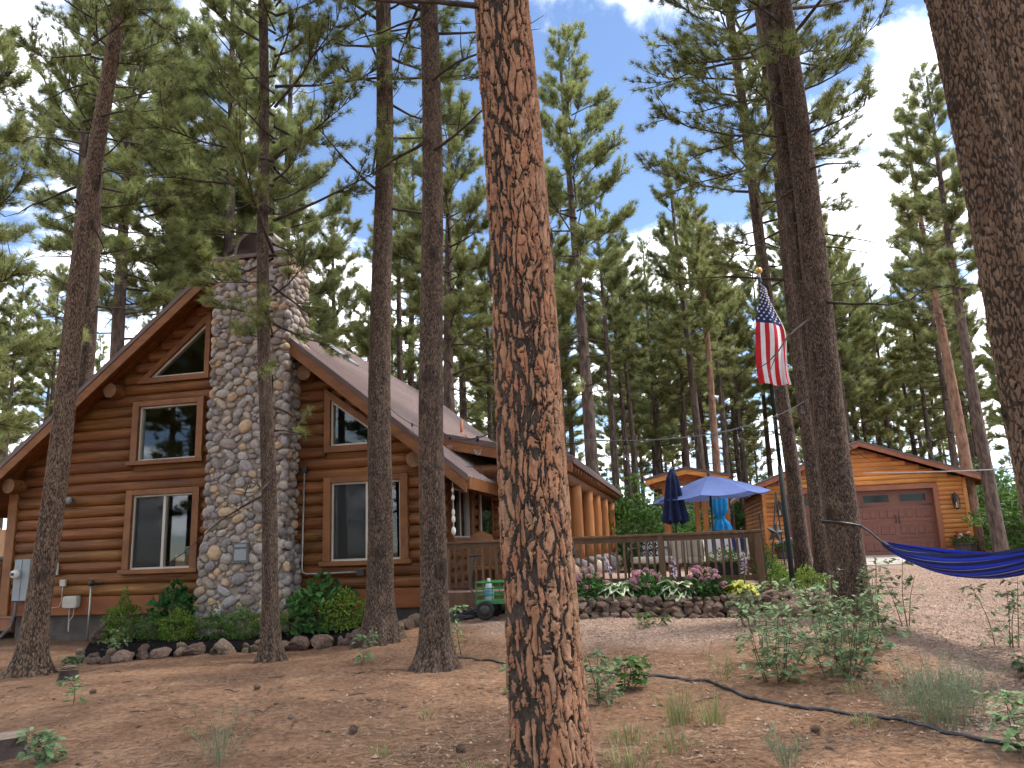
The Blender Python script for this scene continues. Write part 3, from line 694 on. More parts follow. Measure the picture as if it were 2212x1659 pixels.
# glazed side door
dr = MB().box(-.02, .05, 3.55, 4.85, .82, 2.85).build('door', MT['dark_room'], cabin)
MB().box(.051, .075, 3.5, 3.62, .82, 2.9).box(.051, .075, 4.78, 4.9, .82, 2.9).box(.051, .075, 3.625, 4.775, 2.78, 2.9).build('door_frame', MT['trim'], dr)
MB().box(.052, .06, 3.66, 4.74, .95, 2.76).build('pane', MT['glass'], dr)
MB().box(.055, .085, 3.63, 3.73, .83, 2.77).build('door_edge', MT['vinyl'], dr)

# things seen through the lower window
b0 = H2W(-5.0, .55, .88); bk = thing('laundry_basket', 'white laundry basket with round holes inside the lower window', 'basket', tuple(b0), HA)
mb = MB()
for i in range(6):
    for k2 in range(4): pass
mb.add(*rboxm(.46, .32, .05, .3)); mb2 = MB()
for s in (-1, 1):
    for i in range(9): x = -.21 + .42 * i / 8; mb2.bar((x, s * .15, .62), (x * 1.12, s * .17, .92), .03, .012)
    for zz_ in (.62, .7, .77, .84, .92): k = 1 + .12 * (zz_ - .62) / .3; mb2.bar((-.22 * k, s * .155 * k, zz_), (.22 * k, s * .155 * k, zz_), .012, .022); mb2.bar((s * .22 * k, -.155 * k, zz_), (s * .22 * k, .155 * k, zz_), .012, .022)
    for i in range(6): y = -.13 + .26 * i / 5; mb2.bar((s * .215, y, .62), (s * .245, y * 1.12, .92), .012, .03)
mb2.build('basket_wall', MT['white_plastic'], bk); mb2 = MB(); mb2.add(xf(rboxm(.45, .32, .05, .3)[0], (0, 0, .62)), rboxm(.45, .32, .05, .3)[1]).build('basket_floor', MT['white_plastic'], bk)
for (a, w, d, z0, z1, lab) in ((-5.02, .55, .4, .88, 1.48, 'large cardboard box under the laundry basket inside the lower window'), (-5.28, .3, .26, 1.47, 1.66, 'small cardboard box beside the laundry basket inside the lower window')):
    p = H2W(a, .55 if w > .4 else .45, z0); cb = thing('cardboard_box', lab, 'box', tuple(p), HA + .04, 'boxes behind the lower window')
    if w < .4: p = H2W(a, .45, .88); cb.location = tuple(p); z1 = z1 - .02; z0 = .88
    MB().box(-w / 2, w / 2, -d / 2, d / 2, 0, z1 - z0).build('carton', MT['cardboard'], cb); MB().box(-w / 2, -.01, -d / 2 - .01, d / 2, z1 - z0 + .002, z1 - z0 + .008).box(.01, w / 2, -d / 2 - .01, d / 2, z1 - z0 + .002, z1 - z0 + .008).build('flap', MT['cardboard'], cb)

# chimney
chim = MB().add(*prismm([(-4.16, 1.75), (-2.62, 1.75), (-2.62, 7.4), (-4.16, 7.4)], 1, -.56, .28)).add(*prismm([(-4.26, -.3), (-2.52, -.3), (-2.52, 1.45), (-2.6, 1.749), (-4.18, 1.749), (-4.26, 1.45)], 1, -.585, .2)).build('chimney', MT['mortar'], cabin)
def pack(u0, u1, v0, v1, ok, sizes, seed):
    """irregular courses of stones: every stone grown into its own cell of a jittered brickwork"""
    r_ = np.random.default_rng(seed); pts = []
    for rad, tries in sizes:
        for _ in range(tries):
            u = r_.uniform(u0, u1); v = r_.uniform(v0, v1); rr = rad * r_.uniform(.85, 1.15)
            if not ok(u, v, rr): continue
            asp = r_.uniform(1.0, 1.9); rx_, rz_ = rr * asp ** .5, rr / asp ** .5
            good = True
            for (pu, pv, pr, px_, pz_) in pts:
                if ((pu - u) / (rx_ + px_)) ** 2 + ((pv - v) / (rz_ + pz_)) ** 2 < .8: good = False; break
            if good: pts.append((u, v, rr, rx_, rz_))
    return pts
stone_me = []
for k in range(7):
    V, F = icom(3 if k < 0 else 2); r_ = np.random.default_rng(50 + k); V = V.copy()
    for _ in range(4):
        d = r_.normal(size=3); d /= np.linalg.norm(d); V = V * (1 - .16 * np.maximum(0, V @ d - .35)[:, None])
    V = np.sign(V) * np.abs(V) ** .9
    stone_me.append(mk('stone', V, [F], True)); stone_me[-1].materials.append(MT['stone'])
okf = lambda u, v, r: (v > 1.75 and -4.17 + r * .75 < u < -2.61 - r * .75) or (v <= 1.75 and -4.29 + r * .75 < u < -2.49 - r * .75)
SZ = [(.125, 30), (.1, 200), (.085, 900), (.068, 2000), (.052, 3000), (.036, 4500)]
fr_pts = pack(-4.3, -2.48, .1, 7.38, okf, SZ, 3)
sd_pts = pack(-.56, .26, .1, 7.38, lambda u, v, r: -.6 + r * .6 < u < .28 - r * .6, [(.11, 60), (.09, 300), (.07, 700), (.05, 1500)], 4)
sl_pts = pack(-.56, .05, .1, 7.38, lambda u, v, r: -.6 + r * .6 < u < .1 - r * .6, [(.11, 60), (.09, 300), (.07, 500)], 5)
allst = []
for (u, v, r, rx_, rz_) in fr_pts: allst.append((r * 1.2, (u, -.575 if v > 1.75 else -.6, v), (rx_, r * .55, rz_), (0, random.uniform(-.8, .8), 0)))
for (u, v, r, rx_, rz_) in sd_pts: allst.append((r * .8, (-2.605 if v > 1.75 else -2.5, u, v), (rx_, r * .62, rz_), (0, random.uniform(-.4, .4), math.pi / 2)))
for (u, v, r, rx_, rz_) in sl_pts: allst.append((r * .1, (-4.175 if v > 1.75 else -4.27, u, v), (rx_, r * .62, rz_), (0, random.uniform(-.4, .4), -math.pi / 2)))
for i in range(34):   # the corner quoins and the lip under the cap keep the edges knobbly
    v = .3 + i * .21; allst.append((.09, (-2.6 if v > 1.75 else -2.5, -.56, v + random.uniform(-.03, .03)), (random.uniform(.05, .1), random.uniform(.05, .09), random.uniform(.06, .12)), (0, random.uniform(-.5, .5), random.random())))
    allst.append((.09, (-4.17 if v > 1.75 else -4.27, -.56, v + random.uniform(-.03, .03)), (random.uniform(.05, .1), random.uniform(.05, .09), random.uniform(.06, .12)), (0, random.uniform(-.5, .5), random.random())))
allst.sort(key=lambda s: -s[0])
fill = MB()
for i, (_, p, s, ro) in enumerate(allst):
    ry_ = Matrix.Rotation(ro[2], 3, 'Z') @ Matrix.Rotation(ro[1], 3, 'Y')
    if i < 300: link('stone', stone_me[i % 7], None, chim, loc=p, rot=ry_.to_euler(), scale=[x * 1.1 for x in s])
    else:
        V = np.array([v.co for v in stone_me[i % 7].vertices]) * np.array(s) * 1.1 @ np.array(ry_).T + np.array(p); fill.add(V, icom(2)[1], tint=random.random())
def fill_mat():
    m = MT['stone'].copy(); t = m.node_tree
    oi = [n for n in t.nodes if n.type == 'OBJECT_INFO'][0]; ra = [n for n in t.nodes if n.type == 'VALTORGB'][0]
    at = t.nodes.new('ShaderNodeAttribute'); at.attribute_name = 'tint'; t.links.new(at.outputs['Fac'], ra.inputs[0]); m.name = 'river_stone_small'
    for n in t.nodes:
        if n.type == 'TEX_NOISE': n.inputs['Scale'].default_value = 16
    return m
MT['stone_small'] = fill_mat()
stuff(fill.build('stone_fill', MT['stone_small'], chim, True))
# metal cap with an arched hood
cap = MB().box(-4.23, -2.55, -.64, .33, 7.42, 7.5).build('chimney_cap', MT['roof_edge'], chim, bevel=.01)
n = 16; an = np.linspace(0, math.pi, n); ac, rw, rh = -3.42, .42, .42
outer = [(ac + rw, 7.503)] + [(ac + rw * math.cos(t), 7.62 + rh * math.sin(t)) for t in an] + [(ac - rw, 7.503)]
inner = [(ac + rw * .86, 7.503)] + [(ac + rw * .86 * math.cos(t), 7.62 + rh * .86 * math.sin(t)) for t in an] + [(ac - rw * .86, 7.503)]
mb = MB()
for i in range(len(outer) - 1): mb.add(*prismm([outer[i], outer[i + 1], inner[i + 1], inner[i]], 1, -.52, .22))
mb.build('hood', MT['roof_edge'], cap)
MB().add(*prismm([(ac - .7, 7.502), (ac - .42, 7.502), (ac - .42, 7.6)], 1, -.5, .2)).build('flashing', MT['roof'], cap); MB().add(*prismm([(ac + .42, 7.502), (ac + .74, 7.502), (ac + .42, 7.95)], 1, -.5, .2)).build('flashing', MT['roof'], cap)
pl = MB().box(-3.53, -3.21, -.69, -.62, 1.44, 1.82).build('cleanout_door', MT['old_metal'], chim, bevel=.01); MB().box(-3.49, -3.25, -.7, -.691, 1.74, 1.79).box(-3.49, -3.25, -.7, -.691, 1.5, 1.7).build('latch_plate', MT['grey_metal'], pl)

# porch roof on the right, on log posts with boulder feet
def zp(a): return 3.84 - .235 * a
PE = 2.62; PB0, PB1 = 1.0, 12.6
pr = MB().add(*prismm([(-.6, zp(-.6)), (PE, zp(PE)), (PE, zp(PE) - .06), (-.6, zp(-.6) - .06)], 1, PB0, PB1)).build('porch_roof', MT['roof'], cabin)
rm = MB().add(*barm((-.4, 0, zp(-.4) + .012), (PE + .02, 0, zp(PE + .02) + .012), .035, .03)).mesh('roof_rib')
for i in range(49): link('roof_rib', rm, MT['roof'], pr, loc=(0, PB0 + .1 + .236 * i, 0))
MB().add(*prismm([(-.3, zp(-.3) + .01), (PE + .02, zp(PE + .02) + .01), (PE + .02, zp(PE + .02) - .1), (-.3, zp(-.3) - .1)], 1, PB0 - .05, PB0 - .003)).build('roof_edge', MT['roof_edge'], pr)
MB().add(*prismm([(-.3, zp(-.3) - .101), (PE, zp(PE) - .101), (PE, zp(PE) - .3), (-.3, zp(-.3) - .3)], 1, PB0 - .035, PB0 + .01)).build('rake_board', MT['fascia'], pr)
for k in range(14):
    a = -.3 + .205 * k; MB().add(*prismm([(a, zp(a) - .062), (a + .198, zp(a + .198) - .062), (a + .198, zp(a + .198) - .1), (a, zp(a) - .1)], 1, PB0 + .012, PB1)).build('soffit_board', MT['soffit'], pr)
rt = MB().add(*tubem([(.25, 0, zp(.25) - .18), (PE - .02, 0, zp(PE - .02) - .18)], .075, 10)).mesh('rafter', True)
for i in range(26): link('rafter', rt, MT['log'], pr, loc=(0, PB0 + .22 + .45 * i, 0))
MB().box(PE - .001, PE + .035, PB0, PB1, zp(PE) - .13, zp(PE) + .005).build('eave_board', MT['roof_edge'], pr)
MB().add(*logm((2.3, PB0 + .1, 2.92), (2.3, PB1 - .1, 2.92), .13, 77, 14, 12)).build('porch_beam', MT['log'], cabin, True)
MB().add(*logm((.2, PB0 + .15, 3.05), (2.35, PB0 + .15, 3.05), .12, 78, 14, 6)).build('porch_beam', MT['log'], cabin, True)
for i, b in enumerate((1.25, 3.4, 5.6, 7.4, 9.4, 11.6)):
    po = MB().add(*logm((2.3, b, 1.2), (2.3, b, 2.83), .17, 200 + i, 18, 7)).build('porch_post', MT['post'], cabin, True)
    for (dx, dy, dz, sx, sy, sz) in ((-.16, -.1, .98, .2, .24, .2), (.16, -.12, 1.0, .2, .22, .22), (0, .16, 1.0, .26, .2, .22), (.05, -.18, 1.16, .22, .16, .12), (-.05, .05, 1.15, .27, .25, .13)):
        link('base_stone', stone_me[(i + int(dx * 50)) % 7], None, po, loc=(2.3 + dx, b + dy, dz), scale=(sx, sy, sz), rot=(0, 0, i + dx))
# electrics on the front wall
def wallthing(name, label, cat, a, b, z): return thing(name, label, cat, tuple(H2W(a, b, z)), HA)
t = wallthing('electric_meter_box', 'grey electric meter box at the cabin corner', 'meter box', -8.6, -.09, .86)
MB().box(-.17, .0, -.1, -.0, 0, .82).build('cabinet', MT['grey_metal'], t, bevel=.008); MB().box(.004, .19, -.09, 0, 0, .82).build('cabinet_door', MT['grey_metal'], t, bevel=.008)
me_ = MB().add(xf(lathem([(.09, 0), (.09, .05), (.075, .1), (.05, .12)], 20)[0], (-.09, -.1, .53), rx=math.pi / 2), lathem([(.09, 0), (.09, .05), (.075, .1), (.05, .12)], 20)[1]).build('meter', MT['white_plastic'], t, True)
MB().box(-.13, -.05, -.226, -.221, .5, .56).build('dial', MT['black_iron'], me_)
P = [(-.1, -.05, 0), (-.1, -.06, -.25), (-.12, -.12, -.5), (-.25, -.25, -.72), (-.5, -.4, -.84), (-.8, -.5, -.92)]
MB().tube(P, .032, 10).build('conduit', MT['old_metal'], t, True)
t = wallthing('junction_box', 'white junction box on the logs right of the meter', 'junction box', -7.88, -.075, 1.34)
MB().box(-.07, .07, -.07, 0, 0, .25).build('box_body', MT['white_plastic'], t, bevel=.008); MB().box(-.055, .055, -.082, -.071, .03, .22).build('lid', MT['white_plastic'], t, bevel=.004)
t = wallthing('junction_box', 'small grey socket box with a cable looping down the logs', 'junction box', -7.66, -.075, 1.12)
MB().box(-.065, .065, -.05, 0, 0, .13).build('box_body', MT['beige_plastic'], t, bevel=.006); MB().tube([(0, -.03, 0), (0, -.03, -.3), (-.05, -.03, -.4), (-.3, -.03, -.42)], .007, 6).build('cable', MT['beige_plastic'], t, True)
t = wallthing('utility_box', 'beige rounded utility box low on the skirt board', 'utility box', -7.42, -.04, .69)
V, F = rboxm(.34, .14, .24, .25); MB().add(xf(V, (0, -.07, .12)), F).build('box_body', MT['beige_plastic'], t, True); MB().box(-.16, .16, -.145, -.138, .1, .108).build('seam', MT['grey_metal'], t)
MB().tube([(-.05, -.05, .01), (-.05, -.05, -.4)], .012, 6).build('cable', MT['galv'], t); MB().tube([(.06, -.05, .01), (.05, -.06, -.15), (-.03, -.06, -.25), (-.04, -.05, -.45)], .01, 6).build('cable', MT['beige_plastic'], t)
t = wallthing('standpipe', 'rusty standpipe with a tap in front of the log wall', 'water pipe', -6.98, -.12, .05)
MB().tube([(0, 0, 0), (0, 0, 1.12)], .02, 8).build('pipe', MT['galv'], t, True); MB().tube([(0, 0, 1.06), (0, 0, 1.16)], .055, 10).build('tap_head', MT['black_iron'], t, True)
MB().tube([(.02, 0, 1.12), (.25, .02, 1.13)], .014, 6).build('handle', MT['black_iron'], t)
t = wallthing('security_light', 'twin head security light on the upper logs beside the leaning pine', 'light', -7.66, -.08, 2.8)
MB().box(-.05, .05, -.04, 0, -.02, .1).build('mount', MT['grey_metal'], t)
for s in (-1, 1): MB().add(*tubem([(s * .05, -.04, .06), (s * .09, -.12, .03), (s * .12, -.2, 0)], [.03, .045, .06], 10)).build('lamp_head', MT['grey_metal'], t, True)
t = wallthing('conduit_pipe', 'metal conduit running down beside the chimney to an outlet box', 'conduit', -2.42, -.1, 1.2)
MB().tube([(0, 0, 1.9), (-.02, 0, .12), (0, 0, .03), (.08, 0, 0), (1.1, 0, .01)], .017, 8).build('pipe', MT['galv'], t, True); MB().box(-.05, .05, -.03, .04, 1.9, 2.02).build('upper_box', MT['black_iron'], t); MB().box(1.1, 1.24, -.05, .04, -.05, .06).build('outlet_box', MT['black_iron'], t)

# left porch with its rail
pt = thing('side_porch', 'log porch with railing under the left eave of the cabin', 'porch', tuple(H2W(-10.2, .3, 0)), HA)
MB().box(-1.4, 1.0, 0, 6, .25, .5).build('skirt', MT['gtrim'], pt)
for k in range(20): MB().box(-1.45, 1.02, -.03 + .3 * k, .262 + .3 * k, .502, .55 + .0).build('floor_board', MT['deck_board'], pt)
MB().tube([(-1.4, .06, 1.6), (1.0, .06, 1.6)], .055, 10).build('top_rail', MT['log'], pt, True); MB().tube([(-1.4, .06, .82), (1.0, .06, .82)], .05, 10).build('bottom_rail', MT['log'], pt, True)
bm = MB().tube([(0, .06, .84), (0, .06, 1.58)], .033, 8).mesh('baluster', True)
for k in range(16): link('baluster', bm, MT['log'], pt, loc=(-1.3 + .155 * k, 0, 0))
MB().add(*logm((-1.35, .06, .5), (-1.35, .06, 2.9), .11, 9)).build('post', MT['log'], pt, True)
t = thing('covered_grill', 'black covered grill standing on the side porch', 'grill', tuple(H2W(-12.1, 3.0, .55)), HA)
V, F = rboxm(1.1, .6, 1.25, .35, 9); V[:, 0] *= 1 - .12 * (V[:, 2] > .3); MB().add(xf(V, (0, 0, .63)), F).build('cover', MT['rubber'], t, True)
MB().box(-.5, .5, -.26, .26, .0, .1).build('wheel_base', MT['black_iron'], t)
t = thing('cedar_fence', 'pale cedar board fence far behind the side porch', 'fence', tuple(H2W(-18.5, 8, 0)), HA)
for k in range(26): h = 2.75 + .03 * (k % 3); MB().box(-2.6 + .2 * k, -2.41 + .2 * k, 0, .025, -.2, h).build('board', MT['cedar'], t)
MB().box(-2.6, 2.6, .026, .07, .6, .7).box(-2.6, 2.6, .026, .07, 2.2, 2.3).build('fence_rail', MT['cedar'], t)
# ------------------------------------------------------------------ deck (same axes as the cabin)
deck = thing('wooden_deck', 'brown stained deck with baluster railing beside the cabin', 'deck', HO, HA)
bm = MB().box(.16, 5.92, 0, .135, .765, .8).mesh('floor_board')
for k in range(46): link('floor_board', bm, MT['deck_board'], deck, loc=(0, -.06 + .141 * k, 0))
bm = MB().box(.16, 2.75, 0, .135, .765, .8).mesh('floor_board')
for k in range(46): link('floor_board', bm, MT['deck_board'], deck, loc=(0, -.06 + .141 * (46 + k), 0))
MB().box(.16, 5.93, -.105, -.065, .47, .79).build('rim_board', MT['dark_wood'], deck, bevel=.005)
MB().box(5.925, 5.965, -.1, 6.45, .47, .79).build('rim_board', MT['dark_wood'], deck, bevel=.005)
for a in (.35, 2.2, 4.1, 5.7): MB().box(a, a + .14, .1, .24, 0, .76).build('footing_post', MT['dark_wood'], deck)
def rail(p, q, posts):
    """p,q: (a,b) ends; posts at these fractions"""
    p = np.array([*p, 0.0]); q = np.array([*q, 0.0]); L = np.linalg.norm(q - p); d = (q - p) / L
    up = lambda z: np.array([0, 0, z])
    MB().bar(p + up(1.665), q + up(1.665), .14, .038).build('top_rail', MT['dark_wood'], deck, bevel=.006)
    MB().bar(p + up(1.598), q + up(1.598), .04, .09).build('upper_rail', MT['dark_wood'], deck); MB().bar(p + up(.905), q + up(.905), .04, .09).build('bottom_rail', MT['dark_wood'], deck)
    bme = MB().box(-.019, .019, -.019, .019, .862, 1.55).mesh('baluster'); s = .1; ang = math.atan2(d[1], d[0])
    nrm = np.array([d[1], -d[0], 0]) * .041
    while s < L - .06:
        if all(abs(s - f * L) > .09 for f in posts): link('baluster', bme, MT['dark_wood'], deck, loc=tuple(p + d * s + nrm), rot=(0, 0, ang))
        s += .1265
    for f in posts:
        c = p + d * L * f; MB().box(-.055, .055, -.05, .05, .5, 1.644).build('rail_post', MT['dark_wood'], deck, bevel=.008).location = tuple(c); deck.children[-1].rotation_euler = (0, 0, ang)
rail((.2, -.0), (5.88, -.0), (.005, .36, .708, .99))
rail((5.88, .16), (5.88, 6.3), (.3, .65, .99))

# ------------------------------------------------------------------ garage (local: x along the front, y depth, z height)
GO = (14.30, 27.0, 0.0)
def G2W(a, b, z=0.0): c, s = math.cos(HA), math.sin(HA); return np.array([GO[0] + a * c - b * s, GO[1] + a * s + b * c, z])
gar = thing('garage', 'orange log sided garage with low gable roof and brown double door', 'garage', GO, HA)
GC = -2.2; GL, GR_ = -5.55, 1.07
def zg(a): return 4.75 - .37 * abs(a - GC)
def sidm(L, h=.158, r=.04):
    t = np.linspace(0, math.pi, 7); pr_ = [(.02, 0)] + [(-r * math.sin(x), h * (1 - math.cos(x)) / 2) for x in t] + [(.02, h)]
    return prismm(pr_, 0, 0, L)
def siding(p, L, z, rz, par, m, n='siding_board'):
    V, F = sidm(L); return link(n, MB().add(V, F).mesh(n, False), m, par, loc=(p[0], p[1], z), rot=(0, 0, rz))
DL, DR, DZ = -4.78, .06, 3.02
z = .82; k = 0
while z < 4.45:
    zt = z + .158; w = (4.75 - .2 - zt) / .37; lo, hi = max(GL, GC - w), min(GR_, GC + w)
    if hi - lo > .3:
        if z < DZ + .1:
            siding((lo, 0), DL - .16 - lo, z, 0, gar, MT['gsiding']); siding((DR + .16, 0), hi - DR - .16, z, 0, gar, MT['gsiding'])
        else: siding((lo, 0), hi - lo, z, 0, gar, MT['gsiding'])
    if z < 3.2:
        siding((GL, 9), 9, z, -math.pi / 2, gar, MT['gsiding'])
        siding((GR_, 0), 9, z, math.pi / 2, gar, MT['gsiding'])
    z += .159
MB().box(GL + .03, DL - .1, .021, .12, .5, 3.3).box(DR + .1, GR_ - .03, .021, .12, .5, 3.3).box(GL + .03, GR_ - .03, .021, .12, DZ + .05, 3.3).add(*prismm([(GL + .03, 3.3), (GR_ - .03, 3.3), (GC, 4.55)], 1, .021, .12)).build('front_wall', MT['gtrim'], gar)
MB().box(GL + .025, GL + .12, .13, 9, .5, 3.3).build('side_wall', MT['gtrim'], gar); MB().box(GR_ - .12, GR_ - .025, .13, 9, .5, 3.3).build('side_wall', MT['gtrim'], gar); MB().box(GL + .13, GR_ - .13, 8.9, 9, .5, 3.3).add(*prismm([(GL + .13, 3.3), (GR_ - .13, 3.3), (GC, 4.5)], 1, 8.9, 9)).build('back_wall', MT['gtrim'], gar)
MB().box(GL - .05, GL + .07, -.06, .06, .7, 3.3).build('corner_board', MT['gsiding'], gar); MB().box(GR_ - .07, GR_ + .05, -.06, .06, .7, 3.3).build('corner_board', MT['gsiding'], gar)
MB().box(GL + .02, DL - .17, -.03, .02, .5, .815).box(DR + .17, GR_ - .02, -.03, .02, .5, .815).build('plinth', MT['concrete'], gar)
for sg in (1, -1):
    a1 = GC + sg * 3.98; o = MB().add(*prismm([(GC, zg(GC)), (a1, zg(a1)), (a1, zg(a1) - .05), (GC, zg(GC) - .05)], 1, -.42, 9.4)).build('roof', MT['roof'], gar)
    rm = MB().add(*barm((GC + sg * .05, 0, zg(GC + sg * .05) + .012), (a1, 0, zg(a1) + .012), .035, .03)).mesh('roof_rib')
    for i in range(32): link('roof_rib', rm, MT['roof'], o, loc=(0, -.3 + .3 * i, 0))
    MB().add(*prismm([(GC, zg(GC) + .01), (a1, zg(a1) + .01), (a1, zg(a1) - .06), (GC, zg(GC) - .06)], 1, -.47, -.422)).build('roof_edge', MT['roof_edge'], o)
    MB().add(*prismm([(GC, zg(GC) - .061), (a1, zg(a1) - .061), (a1, zg(a1) - .21), (GC, zg(GC) - .21)], 1, -.455, -.41)).build('rake_board', MT['gtrim'], o)
    MB().add(*prismm([(GC, zg(GC) - .051), (a1, zg(a1) - .051), (a1, zg(a1) - .08), (GC, zg(GC) - .08)], 1, -.40, 9.3)).build('soffit', MT['gsiding'], o)
    MB().box(min(a1, a1 - sg * .04), max(a1, a1 - sg * .04), -.41, 9.35, zg(a1) - .2, zg(a1) - .052).build('eave_board', MT['gtrim'], o)
MB().box(DL - .15, DL, -.07, .21, .78, DZ + .15).build('door_trim', MT['gtrim'], gar); MB().box(DR, DR + .15, -.07, .21, .78, DZ + .15).build('door_trim', MT['gtrim'], gar); MB().box(DL + .001, DR - .001, -.068, .21, DZ - .01, DZ + .149).build('door_trim', MT['gtrim'], gar)
gd = MB()
for k in range(4): z0 = .8 + .555 * k; gd.box(DL + .005, DR - .005, .16, .2, z0, z0 + .549)
gd = gd.build('garage_door', MT['gdoor'], gar)
NP = 16; pw = (DR - DL - .1) / NP
V1, F1 = boxm(-pw * .36, pw * .36, -.004, .01, -.17, .17); V1[[0, 1, 4, 5], 0] *= .8; V1[[0, 1], 2] += .035; V1[[4, 5], 2] -= .035; V1[[0, 1, 4, 5], 1] -= .012
pme = MB().add(V1, F1).mesh('raised_panel')
for r_ in range(3):
    for c_ in range(NP): link('raised_panel', pme, MT['gdoor'], gd, loc=(DL + .05 + pw * (c_ + .5) + (.035 if c_ % 4 == 0 else -.035 if c_ % 4 == 3 else 0), .16, .8 + .555 * r_ + .28))
for c_ in range(4):
    x = DL + .05 + pw * 4 * (c_ + .5); f = MB().box(x - .46, x + .46, .135, .159, 2.555, 2.595).box(x - .46, x + .46, .135, .159, 2.85, 2.89).box(x - .46, x - .42, .135, .159, 2.596, 2.849).box(x + .42, x + .46, .135, .159, 2.596, 2.849).build('window', MT['gdoor'], gd)
    MB().box(x - .42, x + .42, .15, .157, 2.596, 2.849).build('pane', MT['dark_glass'], f)
for c_ in (0, 1):
    xm = DL + (DR - DL) * (.25 + .5 * c_)
    for s in (-1, 1):
        MB().tube([(xm + s * .07, .16, 1.85), (xm + s * .05, .1, 1.9), (xm + s * .05, .1, 2.08), (xm + s * .07, .16, 2.13)], .014, 6).build('handle', MT['black_iron'], gd)
        e = xm + s * 1.17; MB().add(*prismm([(e, 2.44), (e - s * .34, 2.455), (e - s * .38, 2.47), (e - s * .34, 2.485), (e, 2.5)], 1, .14, .158)).build('strap_hinge', MT['black_iron'], gd)
sw = MB().box(GL - .05, GL - .03, 1.2, 1.8, 1.4, 2.5).build('side_window', MT['vinyl'], gar); MB().box(GL - .058, GL - .051, 1.26, 1.74, 1.46, 2.44).build('pane', MT['dark_glass'], sw)
def lantern(label, a):
    t = thing('wall_lantern', label, 'lantern', tuple(G2W(a, -.05, 2.28)), HA, 'lanterns on the garage front')
    MB().box(-.06, .06, -.03, 0, .12, .5).build('back_plate', MT['black_iron'], t); MB().tube([(0, -.02, .45), (0, -.1, .56), (0, -.17, .52)], .014, 6).build('bracket', MT['black_iron'], t)
    def hexl(pf): V, F = lathem(pf, 6); return xf(V, (0, -.17, 0)), F
    MB().add(*hexl([(.13, .36), (.1, .41), (.05, .46), (.03, .5), (.0, .52)])).build('roof_cap', MT['black_iron'], t); MB().add(*hexl([(.1, .0), (.13, .36)])).build('glass', MT['lamp_glass'], t)
    fm = MB()
    for i in range(6): q = i * math.pi / 3; fm.tube([(.1 * math.cos(q), -.17 + .1 * math.sin(q), 0), (.132 * math.cos(q), -.17 + .132 * math.sin(q), .36)], .009, 5)
    fm.build('cage', MT['black_iron'], t); MB().add(*hexl([(.03, -.05), (.1, 0), (.1, .012)])).build('base', MT['black_iron'], t); MB().tube([(0, -.17, .02), (0, -.17, .2)], .018, 8).build('candle', MT['cream'], t)
lantern('black lantern on the garage corner behind the flagpole', -5.05); lantern('black lantern on the garage wall above the flower barrel', .68)
V, F = prismm([(-6.3, 0), (2.2, 0), (2.2, 1), (-6.3, 1)], 2, 0, 1)
V = np.array([(-6.0, -4.2, .2), (2.6, -4.4, .2), (1.9, .16, .2), (-5.6, .16, .2), (-6.0, -4.2, .64), (2.6, -4.4, .66), (1.9, .16, .80), (-5.6, .16, .80)], float)
ap = struct(MB().add(V, BOXF).build('concrete_apron', MT['apron'])); ap.location = GO; ap.rotation_euler = (0, 0, HA)

# ------------------------------------------------------------------ small gabled pavilion with a tied curtain
PO = np.array([4.72, 21.5]); pav = thing('garden_pavilion', 'small gabled timber pavilion behind the umbrellas', 'pavilion', (PO[0], PO[1], 0), HA)
def zv(x): return 3.5 - .235 * abs(x)
for sg in (1, -1):
    o = MB().add(*prismm([(0, zv(0)), (sg * 1.12, zv(1.12)), (sg * 1.12, zv(1.12) - .05), (0, zv(0) - .05)], 1, -.5, 3.4)).build('roof', MT['roof'], pav)
    MB().add(*prismm([(0, zv(0) + .01), (sg * 1.14, zv(1.14) + .01), (sg * 1.14, zv(1.14) - .06), (0, zv(0) - .06)], 1, -.55, -.502)).build('roof_edge', MT['roof_edge'], o)
    MB().add(*prismm([(0, zv(0) - .061), (sg * 1.1, zv(1.1) - .061), (sg * 1.1, zv(1.1) - .19), (0, zv(0) - .19)], 1, -.53, -.48)).build('rake_board', MT['gsiding'], o)
    MB().add(*prismm([(0, zv(0) - .051), (sg * 1.1, zv(1.1) - .051), (sg * 1.1, zv(1.1) - .08), (0, zv(0) - .08)], 1, -.47, 3.3)).build('soffit', MT['gsiding'], o)
for x, y in ((-.62, -.1), (.42, -.1), (.98, -.1), (-.62, 2.9), (.98, 2.9), (.26, 2.9)): MB().box(x - .075, x + .075, y - .075, y + .075, .5, zv(x) - .2).build('post', MT['post'], pav, bevel=.01)
MB().box(-.9, 1.05, -.19, -.03, 3.02, 3.16).build('beam', MT['post'], pav); MB().box(-.9, 1.05, 2.82, 2.98, 3.02, 3.16).build('beam', MT['post'], pav); MB().box(-.7, -.55, -.02, 2.81, 3.02, 3.16).build('beam', MT['post'], pav); MB().box(.91, 1.05, -.02, 2.81, 3.02, 3.16).build('beam', MT['post'], pav)
MB().add(*prismm([(-.75, 3.165), (.75, 3.165), (0, 3.33)], 1, -.14, -.1)).build('gable_panel', MT['gsiding'], pav)
